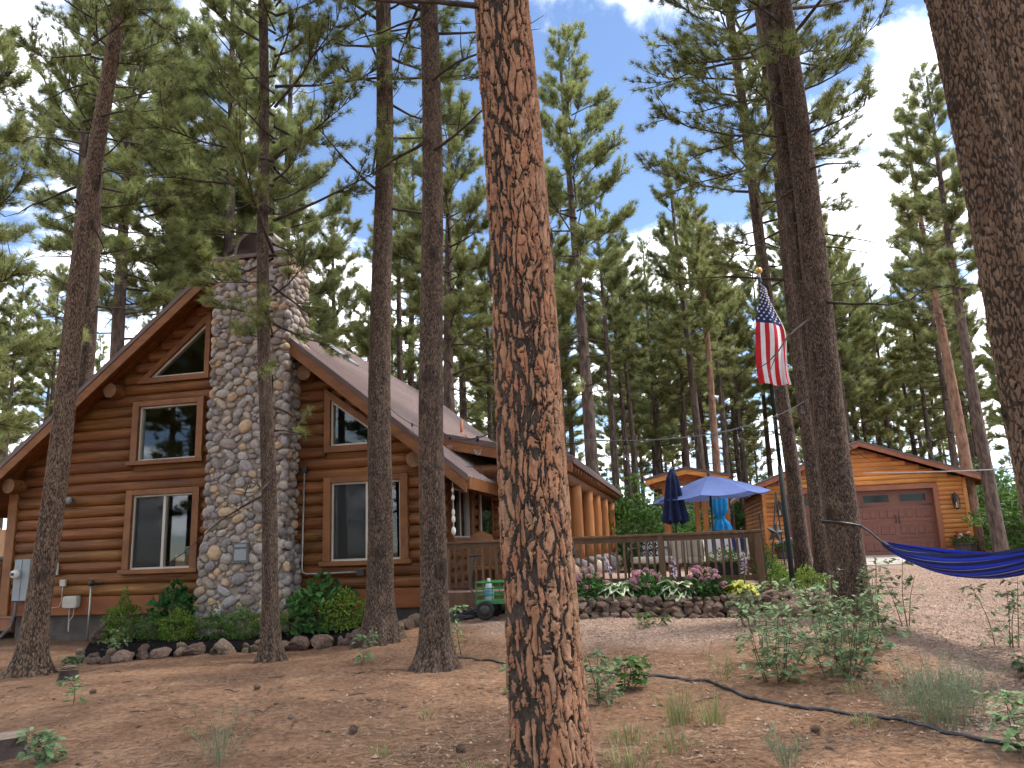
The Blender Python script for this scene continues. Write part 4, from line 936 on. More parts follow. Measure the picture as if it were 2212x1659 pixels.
# curtain: gathered by a tie, flaring below
nz_, nt = 26, 60; zc = np.linspace(0, 1, nz_); V = []
for q in zc:
    w = .17 - .09 * math.exp(-((q - .72) / .1) ** 2) + .03 * max(0, q - .78) / .22
    for i in range(nt):
        th = 2 * math.pi * i / nt; rr = w * (1 + .28 * math.sin(9 * th + 2 * q) * (.6 + .4 * q)); V.append((rr * math.cos(th) * 1.15, rr * math.sin(th) * .6, 2.98 - 1.2 * q))
I, J = np.meshgrid(np.arange(nz_ - 1), np.arange(nt), indexing='ij'); I = I.ravel(); J = J.ravel(); K = (J + 1) % nt
cu_ = thing('tied_curtain', 'turquoise curtain tied to the pavilion post', 'curtain', tuple(np.array([PO[0], PO[1], 0]) + np.array([.72, -.42, 0])), HA)
MB().add(np.array(V), np.stack([I * nt + J, (I + 1) * nt + J, (I + 1) * nt + K, I * nt + K], 1)).build('cloth', MT['turq'], cu_, True)
MB().add(*tubem([(.11 * math.cos(t) * 1.1, .075 * math.sin(t), 2.98 - .86) for t in np.linspace(0, 6.2, 20)], .012, 6)).build('tie', MT['turq'], cu_, True)
MB().tube([(-.25, 0, 2.99), (.25, 0, 2.99)], .015, 6).build('curtain_rod', MT['black_iron'], cu_)

# ------------------------------------------------------------------ umbrellas
u = thing('open_umbrella', 'open pale blue patio umbrella over the seating', 'umbrella', (3.97, 16, .8))
MB().tube([(0, 0, 0), (0, 0, 2.02)], .022, 10).build('pole', MT['black_iron'], u, True); MB().add(*lathem([(.02, 2.0), (.035, 2.05), (.03, 2.1), (.012, 2.13), (.02, 2.16), (0, 2.19)], 10)).build('finial', MT['black_iron'], u, True)
n8 = 8; RU, tilt = 1.2, .05
def cp(r, th, drop=0.0):
    k = r / RU; x, y = r * math.cos(th), r * math.sin(th); return (x, y, 2.03 - .42 * k ** 1.25 - drop + tilt * x)
for i in range(n8):
    t0, t1 = (i + .5) * math.pi / 4, (i + 1.5) * math.pi / 4; mb = MB(); V = []; m_ = 8
    for a in np.linspace(.03, 1, 9):
        for f in np.linspace(0, 1, m_ + 1):
            p0, p1 = np.array(cp(RU * a, t0)), np.array(cp(RU * a, t1)); p = p0 * (1 - f) + p1 * f; p[2] -= .045 * math.sin(math.pi * f) * a; V.append(p)
    I, J = np.meshgrid(np.arange(8), np.arange(m_), indexing='ij'); I = I.ravel(); J = J.ravel(); w_ = m_ + 1
    mb.add(np.array(V), np.stack([I * w_ + J, (I + 1) * w_ + J, (I + 1) * w_ + J + 1, I * w_ + J + 1], 1)).build('canopy_panel', MT['peri'], u, True)
    MB().tube([cp(.05, t0, .02), cp(RU * .5, t0, .025), cp(RU * .99, t0, .02)], .009, 6).build('rib', MT['black_iron'], u)
u = thing('closed_umbrella', 'closed navy blue patio umbrella hanging in folds', 'umbrella', (3.12, 15.5, .8))
MB().tube([(0, 0, 0), (0, 0, 2.1)], .022, 10).build('pole', MT['black_iron'], u, True); V = []; nt, nz_ = 64, 30
for q in np.linspace(0, 1, nz_):
    w = .045 + .05 * sst(0, .2, q) + .11 * q ** 1.2
    for i in range(nt):
        th = 2 * math.pi * i / nt; f = 1 + (.2 + .25 * q) * math.sin(8 * th + .5 * math.sin(3 * q)); V.append((w * f * math.cos(th), w * f * math.sin(th), 2.14 - 1.0 * q - .08 * q * (.5 - .5 * math.sin(8 * th))))
I, J = np.meshgrid(np.arange(nz_ - 1), np.arange(nt), indexing='ij'); I = I.ravel(); J = J.ravel(); K = (J + 1) % nt
MB().add(np.array(V), np.stack([I * nt + J, (I + 1) * nt + J, (I + 1) * nt + K, I * nt + K], 1)).build('folded_canopy', MT['navy'], u, True)
MB().add(*lathem([(.1, 1.87), (.06, 2.12), (.02, 2.16)], 16)).build('top_flap', MT['navy'], u, True); MB().add(*lathem([(.02, 2.14), (.025, 2.19), (0, 2.21)], 8)).build('finial', MT['grey_metal'], u, True)

# ------------------------------------------------------------------ deck furniture
def seat(name, label, x, y, rz, W, group=None):
    t = thing(name, label, 'chair' if W < 1 else 'sofa', (x, y, .8), rz, group); h = W / 2
    fr = MB()
    for s in (-1, 1):
        fr.tube([(s * h, -.34, 0), (s * h, -.34, .58), (s * h, -.28, .62), (s * h, .1, .63), (s * h, .36, .6)], .02, 8); fr.tube([(s * h, .38, 0), (s * h, .33, .45), (s * h, .4, .84)], .02, 8)
    fr.tube([(-h, -.34, .3), (h, -.34, .3)], .02, 8).tube([(-h, .34, .3), (h, .34, .3)], .02, 8).tube([(-h, .4, .83), (h, .4, .83)], .02, 8)
    for k in range(7): xx = -h + W * (k + .5) / 7; fr.bar((xx, .34, .32), (xx, .4, .82), .03, .012)
    fr.build('frame', MT['black_iron'], t, True); nC = 1 if W < 1 else 2
    for k in range(nC):
        xc = -h + W * (k + .5) / nC; w = W / nC - .04; V, F = rboxm(w, .68, .14, .3); MB().add(xf(V, (xc, -.01, .4)), F).build('seat_cushion', MT['cream'], t, True)
        V, F = rboxm(w, .13, .42, .35); MB().add(xf(V, (xc, .28, .6), rx=-.14), F).build('back_cushion', MT['cream'], t, True)
    return t
seat('patio_sofa', 'black framed sofa with cream cushions under the open umbrella', 3.98, 15.75, .05, 1.15)
seat('patio_chair', 'black framed chair with cream cushion turned away below the navy umbrella', 3.15, 14.75, 2.9, .66, 'patio chairs')
seat('patio_chair', 'dark framed chair with cream cushion between log posts and closed umbrella', 2.62, 15.6, -1.1, .66, 'patio chairs')
def pat_mat(name, kind):
    m, N, t, out = mat(name); tcn = N('ShaderNodeTexCoord')
    if kind == 'rings':
        mp_ = N('ShaderNodeMapping', {0: tcn.outputs['Object'], 3: (9, 9, 9)}); v = N('ShaderNodeTexVoronoi', {'Vector': mp_.outputs[0], 'Scale': 1.0, 'Randomness': .25}); d1 = N('ShaderNodeMath', {0: v.outputs['Distance'], 1: .36}, operation='SUBTRACT'); d2 = N('ShaderNodeMath', {0: d1.outputs[0]}, operation='ABSOLUTE'); f = N('ShaderNodeMath', {0: d2.outputs[0], 1: .075}, operation='LESS_THAN').outputs[0]
        ca, cb = (.012, .014, .03), (.55, .55, .55)
    else:
        s = N('ShaderNodeSeparateXYZ', {0: tcn.outputs['Object']}); a = N('ShaderNodeMath', {0: s.outputs[0], 1: 6.0}, operation='MULTIPLY'); b = N('ShaderNodeMath', {0: a.outputs[0], 1: 100.2}, operation='ADD'); c = N('ShaderNodeMath', {0: b.outputs[0]}, operation='FRACT'); f = N('ShaderNodeMath', {0: c.outputs[0], 1: .5}, operation='GREATER_THAN').outputs[0]
        ca, cb = (.6, .57, .52), (.015, .025, .1)
    mx_ = N('ShaderNodeMix', {0: f, 6: c4(ca), 7: c4(cb)}, data_type='RGBA'); nz = N('ShaderNodeTexNoise', {'Scale': 60.0}); bp = N('ShaderNodeBump', {'Strength': .2, 'Height': nz.outputs['Fac']})
    b = N('ShaderNodeBsdfPrincipled', {'Base Color': mx_.outputs[2], 'Roughness': .9, 'Normal': bp.outputs[0]}); t.links.new(b.outputs[0], out.inputs[0]); return m
MT['rings'] = pat_mat('ring_fabric', 'rings'); MT['stripes'] = pat_mat('stripe_fabric', 'stripes')
def pillow(label, x, y, z, rz, rx, m, s=.46):
    V, F = rboxm(s, .16, s, .55, 9); k = 1 + .12 * (np.abs(V[:, 0] * V[:, 2]) / (s * s / 4)); V[:, 0] *= k; V[:, 2] *= k
    t = tag(MB().add(V, F).build('throw_pillow', m, None, True), label, 'pillow', 'pillows on the deck seats'); t.location = (x, y, z); t.rotation_euler = (rx, 0, rz)
pillow('navy and white striped pillow at the end of the patio sofa', 4.3, 15.62, 1.44, .1, -.15, MT['stripes']); pillow('striped pillow leaning beside another on the patio sofa', 3.92, 15.6, 1.44, -.1, -.15, MT['stripes']); pillow('black pillow with white ring pattern below the navy umbrella', 3.13, 14.68, 1.42, -.2, .1, MT['rings'], .5)
pillow('dark blue pillow on the chair between log posts and umbrella', 2.6, 15.6, 1.42, -1.1, -.15, MT['rings'], .42)
t = thing('planter_box', 'dark planter box on the deck behind the railing end', 'planter', tuple(H2W(5.3, .55, .8)), HA)
MB().box(-.3, .3, -.15, .15, .06, .36).build('trough', MT['rubber'], t, bevel=.01); MB().box(-.28, .28, -.13, .13, .362, .37).build('soil', MT['soil'], t); MB().box(-.26, -.2, -.13, .13, 0, .06).box(.2, .26, -.13, .13, 0, .06).build('feet', MT['rubber'], t)
t = thing('slab_chair', 'rustic slab back wooden chair on the deck by the cabin wall', 'chair', tuple(H2W(.85, .75, .8)), HA + .3)
MB().add(*prismm([(-.26, .1), (.26, .1), (.3, .7), (.2, 1.0), (0, 1.08), (-.2, 1.0), (-.3, .7)], 1, .2, .27)).build('backrest', MT['trim'], t); MB().box(-.3, .3, -.3, .2, .36, .42).build('seat', MT['trim'], t)
for x in (-.28, .22):
    for y in (-.28, .12): MB().box(x, x + .07, y, y + .07, 0, .358).build('leg', MT['trim'], t)
t = thing('navy_ottoman', 'navy blue padded ottoman behind the deck rail near the wagon', 'ottoman', tuple(H2W(1.75, 1.2, .8)), HA)
V, F = rboxm(.8, .7, .34, .3); MB().add(xf(V, (0, 0, .3)), F).build('cushion', MT['navy'], t, True); MB().box(-.34, .34, -.3, .3, 0, .13).build('base', MT['black_iron'], t)

# ------------------------------------------------------------------ flagpole and flag
FP = (4.4, 12.9); fz = .5; pz = 6.0
t = thing('flagpole', 'dark metal flagpole with a gilded ball on top', 'flagpole', (FP[0], FP[1], fz))
MB().tube([(0, 0, -.4), (0, 0, 2.2)], .043, 14).build('pole', MT['pole_paint'], t, True); MB().tube([(0, 0, 2.2), (0, 0, pz - fz)], .033, 14).build('upper_pole', MT['pole_paint'], t, True)
V, F = icom(3); MB().add(V * .06 + np.array([0, 0, pz - fz + .13]), F).build('ball', MT['brass'], t, True); MB().tube([(0, 0, pz - fz), (0, 0, pz - fz + .1)], .025, 8).build('collar', MT['galv'], t)
NS, NTm = 72, 13 * 4
def flagp(s, q):
    """s 0..1 along the fly, q 0..1 down the hoist; the cloth hangs limp beside the pole"""
    d = .3 * q * (1 - .6 * s) + 1.9 * s * (.97 - .06 * q) + .05 * math.sin(3.1 * q) * s
    wid = .05 + .2 * sst(0, .5, s) + .02 * s
    fold = .05 * math.sin(2 * math.pi * 1.6 * q + 1.2 + 2.6 * s) * (.3 + s) + .03 * math.sin(2 * math.pi * 3.3 * q - 4 * s) * s
    fq = q * 1.72 if q < .56 else .9632 - (q - .56) * 1.1
    x = .03 + wid * (1.95 * (fq - .4)) + .06 * math.sin(5.2 * s + .6) * s + .1 * max(0, q - .62) * sst(.3, .6, s) - .09 * sst(.75, 1, s) * (q > .55) * (q - .55)
    y = -.055 + fold + (.09 * (q - .56) if q > .56 else 0) + (.03 if q > .56 else 0) - .16 * sst(.2, .7, s) * math.sin(math.pi * q) + .05 * s
    return np.array([x, y, -d])
V = np.array([flagp(i / NS, j / NTm) for i in range(NS + 1) for j in range(NTm + 1)]); F = []; mi = []
for i in range(NS):
    for j in range(NTm):
        F.append((i * (NTm + 1) + j, (i + 1) * (NTm + 1) + j, (i + 1) * (NTm + 1) + j + 1, i * (NTm + 1) + j + 1)); st_ = j // 4
        mi.append(2 if (st_ < 7 and i < NS * .4) else (0 if st_ % 2 == 0 else 1))
fg = thing('hanging_flag', 'limp red white and blue flag with stars hanging from the flagpole', 'flag', (FP[0], FP[1], pz - .06))
link('cloth', mk('cloth', V, [np.array(F)], True, None, mi), [MT['flag_red'], MT['flag_white'], MT['flag_blue']], fg)
def star_at(s, q, r=.024):
    c = flagp(s, q); du = flagp(s + .01, q) - c; dv = flagp(s, q + .01) - c; du /= np.linalg.norm(du); dv -= du * (dv @ du); dv /= np.linalg.norm(dv); n = np.cross(du, dv); mb = MB()
    for sg in (1, -1):
        pts = [c + n * .004 * sg] + [c + n * .004 * sg + (r if k % 2 == 0 else r * .42) * (-dv * math.cos(k * math.pi / 5) + du * math.sin(k * math.pi / 5)) for k in range(10)]
        mb.add(np.array(pts), np.array([(0, 1 + k, 1 + (k + 1) % 10) for k in range(10)]))
    mb.build('star', MT['flag_white'], fg)
for r_ in range(9):
    for c_ in range(6 if r_ % 2 == 0 else 5): star_at(.4 * ((c_ + .5) / 6 if r_ % 2 == 0 else (c_ + 1) / 6), 7 / 13 * (r_ + .6) / 9.2)
# leaning metal star ornament behind the pole
t = thing('star_ornament', 'black metal star ornament on a leaning stake behind the flagpole', 'ornament', (6.15, 18.6, .6), .1)
MB().tube([(-.3, 0, 0), (.05, .05, 2.0)], .022, 8).build('stake', MT['black_iron'], t); MB().tube([(.05, .05, 2.0), (.2, .3, .05)], .018, 8).build('brace', MT['black_iron'], t)
pts = [(.0, 0)] + [((.26 if k % 2 == 0 else .11) * math.sin(k * math.pi / 5 + .2), (.26 if k % 2 == 0 else .11) * math.cos(k * math.pi / 5 + .2)) for k in range(10)]
V = np.array([(x - .08, -.05 if i == 0 else 0, z + 1.05) for i, (x, z) in enumerate(pts)] + [(-.08, .05, 1.05)]); MB().add(V, np.array([(0, 1 + k, 1 + (k + 1) % 10) for k in range(10)] + [(11, 1 + (k + 1) % 10, 1 + k) for k in range(10)])).build('star', MT['black_iron'], t)

# ------------------------------------------------------------------ wagon, jug, hoses
wp = H2W(1.55, -.55, 0); wz = g1(wp[0], wp[1]); t = thing('garden_wagon', 'green metal garden wagon with black wheels beside the deck', 'wagon', (wp[0], wp[1], wz), HA)
fr = MB(); zb = .3
for z in (zb, zb + .1, zb + .2, zb + .3):
    r_ = .012 if z < zb + .25 else .018
    fr.tube([(-.42, -.26, z), (.42, -.26, z)], r_, 6).tube([(-.42, .26, z), (.42, .26, z)], r_, 6).tube([(-.42, -.26, z), (-.42, .26, z)], r_, 6).tube([(.42, -.26, z), (.42, .26, z)], r_, 6)
for x in (-.42, -.14, .14, .42):
    for y in (-.26, .26): fr.bar((x, y, zb), (x, y, zb + .3), .03, .012)
fr.build('side_frame', MT['green_metal'], t); MB().box(-.43, .43, -.27, .27, zb - .05, zb - .005).build('bed', MT['green_metal'], t)
for x in (-.26, .28):
    for y in (-.3, .3):
        V, F = lathem([(.05, -.04), (.1, -.045), (.14, -.045), (.155, -.03), (.155, .03), (.14, .045), (.1, .045), (.05, .04)], 22); w = MB().add(xf(V, (x, y, .15), rx=math.pi / 2), F).build('wheel', MT['rubber'], t, True)
        V, F = lathem([(.03, -.05), (.09, -.047), (.09, .047), (.03, .05)], 14); MB().add(xf(V, (x, y, .15), rx=math.pi / 2), F).build('rim', MT['black_iron'], w, True)
MB().tube([(-.26, -.3, .15), (-.26, .3, .15)], .015, 6).tube([(.28, -.3, .15), (.28, .3, .15)], .015, 6).build('axle', MT['black_iron'], t)
MB().tube([(-.44, 0, .25), (-.6, .02, .5), (-.55, .05, .95), (-.5, .05, 1.05)], .018, 8).tube([(-.62, .05, 1.05), (-.38, .05, 1.05)], .022, 8).build('pull_handle', MT['black_iron'], t)
jp = H2W(1.3, -.6, 0); t = thing('water_jug', 'clear plastic water jug with blue label standing in the wagon', 'jug', (jp[0], jp[1], wz + zb), HA)
MT['jug'] = pm('clear_jug', [(.5, .55, .58), (.58, .62, .65)], ns=6, rough=.25, bump=.1, spec=.5, transl=.4); MT['label'] = pm('blue_label', [(.08, .2, .42), (.2, .36, .55)], ns=9, rough=.5, bump=0)
MB().add(*lathem([(.07, 0), (.08, .02), (.08, .1), (.076, .12), (.08, .14), (.08, .2), (.06, .26), (.025, .3), (.025, .33)], 18)).build('bottle', MT['jug'], t, True); MB().add(*lathem([(.0815, .06), (.0815, .17)], 18, False)).build('label', MT['label'], t, True); MB().add(*lathem([(.028, .32), (.028, .36), (0, .362)], 10)).build('cap', MT['white_plastic'], t)
hp = H2W(.75, -.35, 0); P = []
for k in range(160): th = k * .24; r_ = .3 - .0004 * k + .02 * math.sin(k * 1.7); P.append((hp[0] + r_ * math.cos(th) * 1.25, hp[1] + r_ * math.sin(th) * .8, 0)); P[-1] = (P[-1][0], P[-1][1], g1(P[-1][0], P[-1][1]) + .02 + .0009 * k * (1 + .3 * math.sin(k)))
tag(MB().tube(P, .013, 6).build('coiled_hose', MT['hose'], None, True), 'coiled dark hose lying beside the wagon wheel', 'hose')
def catmull(P, n=10):
    P = [np.array(p, float) for p in P]; P = [2 * P[0] - P[1]] + P + [2 * P[-1] - P[-2]]; out = []
    for i in range(1, len(P) - 2):
        for k in range(n):
            t = k / n; a, b, c, d = P[i - 1:i + 3]; out.append(.5 * ((2 * b) + (c - a) * t + (2 * a - 5 * b + 4 * c - d) * t * t + (3 * b - a - 3 * c + d) * t ** 3))
    out.append(P[-2]); return np.array(out)
hp = catmull([(-1.4, 10.9), (-.9, 11.2), (-.24, 10.55), (.5, 9.9), (1.0, 9.3), (1.32, 8.97), (1.83, 8.33), (2.0, 7.65), (2.4, 7.0), (2.75, 6.46), (2.95, 6.14), (3.16, 5.65), (3.5, 5.0), (4.1, 4.2)], 14)
P = np.column_stack([hp, gh(hp[:, 0], hp[:, 1]) + .014]); tag(MB().tube(P, .0155, 8).build('irrigation_hose', MT['hose'], None, True), 'long black irrigation hose snaking across the dirt', 'hose')

# ------------------------------------------------------------------ hammock slung between the twin trunk and the big pine
A_ = np.array([5.06, 11.0, 1.42]); B_ = np.array([5.72, 7.6, 1.5]); t = thing('blue_hammock', 'blue striped fabric hammock slung between two pines', 'hammock', tuple((A_ + B_) / 2 * np.array([1, 1, 0]) + np.array([0, 0, .3])))
o_ = np.array(t.location); ax_ = (B_ - A_); L = np.linalg.norm(ax_[:2]); d_ = np.array([*ax_[:2] / L, 0]); s_ = np.array([d_[1], -d_[0], 0]); V = []; tint = []; n1, n2 = 50, 60
for i in range(n1 + 1):
    q = i / n1; c = A_ + ax_ * q; sag = .22 * 4 * q * (1 - q); wd = .03 + .5 * math.sin(math.pi * q) ** .62; dp = .02 + .43 * math.sin(math.pi * q) ** .85
    for k in range(n2 + 1):
        f = -1 + 2 * k / n2; ang = f * 1.75; V.append(c + s_ * wd * .55 * math.sin(ang) + np.array([0, 0, -sag - dp * .55 * math.cos(ang) + .012 * math.sin(k * 2.1 + i * .15)]) - o_); tint.append(k / n2)
I, J = np.meshgrid(np.arange(n1), np.arange(n2), indexing='ij'); I = I.ravel(); J = J.ravel(); w_ = n2 + 1
def ham_mat():
    m, N, tt, out = mat('hammock_cloth'); at = N('ShaderNodeAttribute', attribute_name='tint'); mu = N('ShaderNodeMath', {0: at.outputs['Fac'], 1: 9.0}, operation='MULTIPLY'); fr_ = N('ShaderNodeMath', {0: mu.outputs[0]}, operation='FRACT'); ra = N('ShaderNodeValToRGB', {0: fr_.outputs[0]}); ra.color_ramp.interpolation = 'CONSTANT'; e = ra.color_ramp.elements
    e[0].color = c4((.012, .03, .33)); e[1].position = .42; e[1].color = c4((.008, .01, .06)); k = e.new(.86); k.color = c4((.12, .14, .28)); k = e.new(.92); k.color = c4((.008, .01, .06))
    b = N('ShaderNodeBsdfPrincipled', {'Base Color': ra.outputs[0], 'Roughness': .8}); tr = N('ShaderNodeBsdfTranslucent', {0: ra.outputs[0]}); ms = N('ShaderNodeMixShader', {0: .2, 1: b.outputs[0], 2: tr.outputs[0]}); tt.links.new(ms.outputs[0], out.inputs[0]); return m
MB().add(np.array(V), np.stack([I * w_ + J, (I + 1) * w_ + J, (I + 1) * w_ + J + 1, I * w_ + J + 1], 1), tint=np.array(tint)).build('cloth', ham_mat(), t, True)
TC = at(1817, 1132, 11.4); S0 = TC + np.array([.2, -.17, -.03]); MB().tube([S0 - o_, (S0 + A_) / 2 - o_ + np.array([0, 0, .01]), A_ - o_ + np.array([0, 0, -.01])], .014, 6).build('strap', MT['black_iron'], t)
th = np.linspace(0, 2 * math.pi, 30); MB().tube([TC + np.array([.262 * math.cos(x), .262 * math.sin(x), -.05 * math.cos(x)]) - o_ for x in th], .016, 6).build('strap', MT['black_iron'], t); MB().tube([A_ - o_, A_ - o_ + (B_ - A_) * .03 + np.array([0, 0, -.06])], .03, 8).build('knot', MT['black_iron'], t)
MB().tube([B_ - o_, B_ - o_ + np.array([.25, -.1, .15])], .014, 6).build('strap', MT['black_iron'], t)

# ------------------------------------------------------------------ strings, ropes, chime
def sagline(p, q, sag, n=14): p = np.array(p, float); q = np.array(q, float); return [p * (1 - k / n) + q * k / n - np.array([0, 0, sag * 4 * (k / n) * (1 - k / n)]) for k in range(n + 1)]
def lights(label, pts, sag, step):
    t = thing('string_lights', label, 'string lights', tuple(pts[0]), 0, 'string lights'); o = np.array(pts[0], float); W = MB()
    bme = MB().add(*lathem([(.008, 0), (.012, -.02), (.014, -.04), (.03, -.075), (.032, -.1), (.02, -.13), (0, -.14)], 10)).mesh('bulb', True); cme = MB().add(*lathem([(.014, .015), (.016, -.035), (0, -.036)], 8)).mesh('socket', True)
    for a, b in zip(pts[:-1], pts[1:]):
        P = np.array(sagline(a, b, sag, 24)); W.tube(P - o, .006, 5); L = np.linalg.norm(np.array(b) - np.array(a)); m = max(1, int(L / step))
        for k in range(m): f = (k + .5) / m * 24; i = int(f); p = P[i] + (P[min(i + 1, 24)] - P[i]) * (f - i) - o; s = link('socket', cme, MT['wire'], t, loc=tuple(p)); link('bulb', bme, MT['bulb'], t, loc=tuple(p - np.array([0, 0, .02])))
    W.build('wire', MT['wire'], t)
lights('string lights from the striped pine to the twin trunk', [(.48, 5.5, 2.28), (4.5, 11.4, 3.6)], .2, 1.4)
lights('string lights sagging from the thin dark pines across the roof', [(-2.1, 12.9, 3.95), (-1.0, 10.5, 3.15), (-.1, 5.6, 2.4)], .1, 1.7)
lights('string lights from the porch eave past the deck', [tuple(H2W(.9, -.4, 3.0)), tuple(H2W(2.6, 1.0, 3.25))], .1, .5)
tag(MB().tube(sagline((5.1, 11.4, 2.42), (6.0, 7.6, 2.15), .03), .008, 6).build('clothes_line', MT['rope'], None), 'pale rope stretched between the twin trunk and the big pine', 'rope')
cpz = H2W(.62, -.35, 0); t = thing('wind_chime', 'shell wind chime hanging under the roof corner', 'wind chime', (cpz[0], cpz[1], 2.82)); MB().tube([(0, 0, 0), (0, 0, -.95)], .004, 4).build('cord', MT['rope'], t)
V, F = icom(2)
for k, z in enumerate((-.22, -.36, -.62, -.74, -.95)): MB().add(V * np.array([.025, .025, .05]) * (1 + .15 * k) + np.array([0, 0, z]), F).build('shell', MT['cream'], t, True)
# ------------------------------------------------------------------ pines
def bark_trunk(p0, p1, Y, d_eye, H, nth, dz, pw, ph, depth, seed, zcut, mat_, flare=.25, furrow=(.1, .3), taper=.55, dark_side=None, knots=10, zfine=None):
    """trunk through two sighted points; bark plates are real relief. returns (mesh, base, axis)"""
    a = at(*p0, Y); b = at(*p1, Y); ax = (b - a) / (b[2] - a[2]); zb = g1(*(a + ax * (0 - a[2]))[:2])
    base = a + ax * (zb - a[2]); r0 = d_eye / 2; r_ = np.random.default_rng(seed)
    zs = np.concatenate([np.arange(-.35, zcut, dz), np.linspace(zcut, H, 26)]); n = len(zs)
    th = np.arange(nth) / nth * 2 * math.pi; Z, T = np.meshgrid(zs, th, indexing='ij')
    rad = r0 * np.clip(1 - taper * (Z - 1.3) / H, .08, 2) * (1 + flare * np.exp(-np.maximum(Z + .05, 0) / .28))
    lob = 1 + .05 * np.sin(3 * T + seed) + .03 * np.sin(5 * T + 2 * seed + Z * .4) + flare * .35 * np.exp(-np.maximum(Z, 0) / .22) * np.sin(5 * T + seed) ** 2 * 1.2
    nc = max(5, int(round(2 * math.pi * r0 / pw)))
    s = T / (2 * math.pi) * nc; t = Z / ph
    s = s + (fbm(s * .9, t * 1.4, seed, 2) - .5) * 1.1 * np.minimum(1, np.minimum(s, nc - s)) ; t = t + (fbm(s * 1.3 + 40, t * 1.1, seed + 9, 2) - .5) * 1.1
    ci = np.floor(s).astype(int); cj = np.floor(t).astype(int); F1 = np.full(s.shape, 9.0); F2 = F1.copy(); ID = np.zeros(s.shape)
    for di in (-1, 0, 1):
        for dj in (-2, -1, 0, 1):
            ii = ci + di; jj = cj + dj; im = ii % nc
            fx = ii + .15 + .7 * _h(im, jj, seed); fy = jj + .1 + .8 * _h(im, jj, seed + 1) + .5 * (ii % 2)
            d = np.sqrt((s - fx) ** 2 + (t - fy) ** 2) ; idv = _h(im, jj, seed + 2)
            nw = d < F1; F2 = np.where(nw, F1, np.minimum(F2, d)); ID = np.where(nw, idv, ID); F1 = np.where(nw, d, F1)
    edge = F2 - F1 + (fbm(s * 4, t * 5, seed + 5, 2) - .5) * .16
    plate = sst(furrow[0], furrow[1], edge)
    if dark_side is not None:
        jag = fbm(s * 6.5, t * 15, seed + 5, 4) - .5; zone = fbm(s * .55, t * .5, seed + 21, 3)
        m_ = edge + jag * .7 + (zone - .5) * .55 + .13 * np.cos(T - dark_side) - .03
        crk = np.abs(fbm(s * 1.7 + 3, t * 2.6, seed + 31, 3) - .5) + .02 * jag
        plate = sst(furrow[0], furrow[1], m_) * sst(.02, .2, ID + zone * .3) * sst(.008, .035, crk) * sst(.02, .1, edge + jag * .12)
    else: plate = sst(furrow[0], furrow[1] + .2, edge + (fbm(s * 3, t * 4, seed + 5, 3) - .5) * .7 + (fbm(s * .4, t * .35, seed + 6, 2) - .5) * .35)
    flake = fbm(s * 3.2, t * 7, seed + 7, 3)
    if dark_side is not None: fl = fbm(s * 3.6, t * 9, seed + 8, 4) * 9; flake = .35 * flake + .65 * (np.floor(fl) + sst(.75, 1, fl - np.floor(fl))) / 9
    ridge = 1 - np.abs(2 * fbm(s * 5 + 7, t * 3.2, seed + 12, 2) - 1)
    disp = depth * (plate * (.75 + .35 * ID) - .9 + (flake - .5) * .7 * plate + (ridge - .5) * .75 * (1 - plate))
    for _ in range(knots):
        kz = r_.uniform(1.2, zcut); kt = r_.uniform(0, 6.28); dd = np.hypot((Z - kz) / .07, np.angle(np.exp(1j * (T - kt))) * r0 / .06); disp = disp + depth * 1.1 * np.exp(-dd ** 2); plate = plate * (1 - .9 * np.exp(-(dd / 1.5) ** 2))
    fade = sst(zcut + 2, zcut, Z); rr = rad * lob + disp * (.25 + .75 * fade)
    C = np.stack([ax[0] * Z + .03 * np.sin(Z * .7 + seed) * sst(.3, 3, Z), ax[1] * Z + .03 * np.cos(Z * .6 + seed) * sst(.3, 3, Z), Z], -1)
    V = C + np.stack([rr * np.cos(T), rr * np.sin(T), 0 * Z], -1)
    I, J = np.meshgrid(np.arange(n - 1), np.arange(nth), indexing='ij'); I = I.ravel(); J = J.ravel(); K = (J + 1) % nth
    return mk('trunk', V.reshape(-1, 3), [np.stack([I * nth + J, I * nth + K, (I + 1) * nth + K, (I + 1) * nth + J], 1)], True, {'plate': plate.ravel(), 'rnd': (ID * .75 + .25 * flake).ravel()}), base, ax

def needles(P, D, K, L, w, r_):
    """tufts at P pointing along D: K thin blades each"""
    n = len(P); P = np.asarray(P); D = np.asarray(D); D = D / (np.linalg.norm(D, axis=1, keepdims=True) + 1e-9)
    d = np.repeat(D, K, 0); rd = r_.normal(size=(n * K, 3)); rd -= d * (rd * d).sum(1, keepdims=True); rd /= np.linalg.norm(rd, axis=1, keepdims=True) + 1e-9
    th = np.radians(r_.uniform(12, 82, (n * K, 1))); dr_ = d * np.cos(th) + rd * np.sin(th)
    le = (L * r_.uniform(.65, 1.15, (n * K, 1))); p = np.repeat(P, K, 0) - d * r_.uniform(0, .5, (n * K, 1)) * L
    sd_ = np.cross(dr_, r_.normal(size=(n * K, 3))); sd_ /= np.linalg.norm(sd_, axis=1, keepdims=True) + 1e-9
    V = np.stack([p - sd_ * w, p + sd_ * w, p + dr_ * le], 1).reshape(-1, 3)
    return V, np.arange(n * K * 3).reshape(-1, 3), np.repeat(r_.random(n), K * 3)
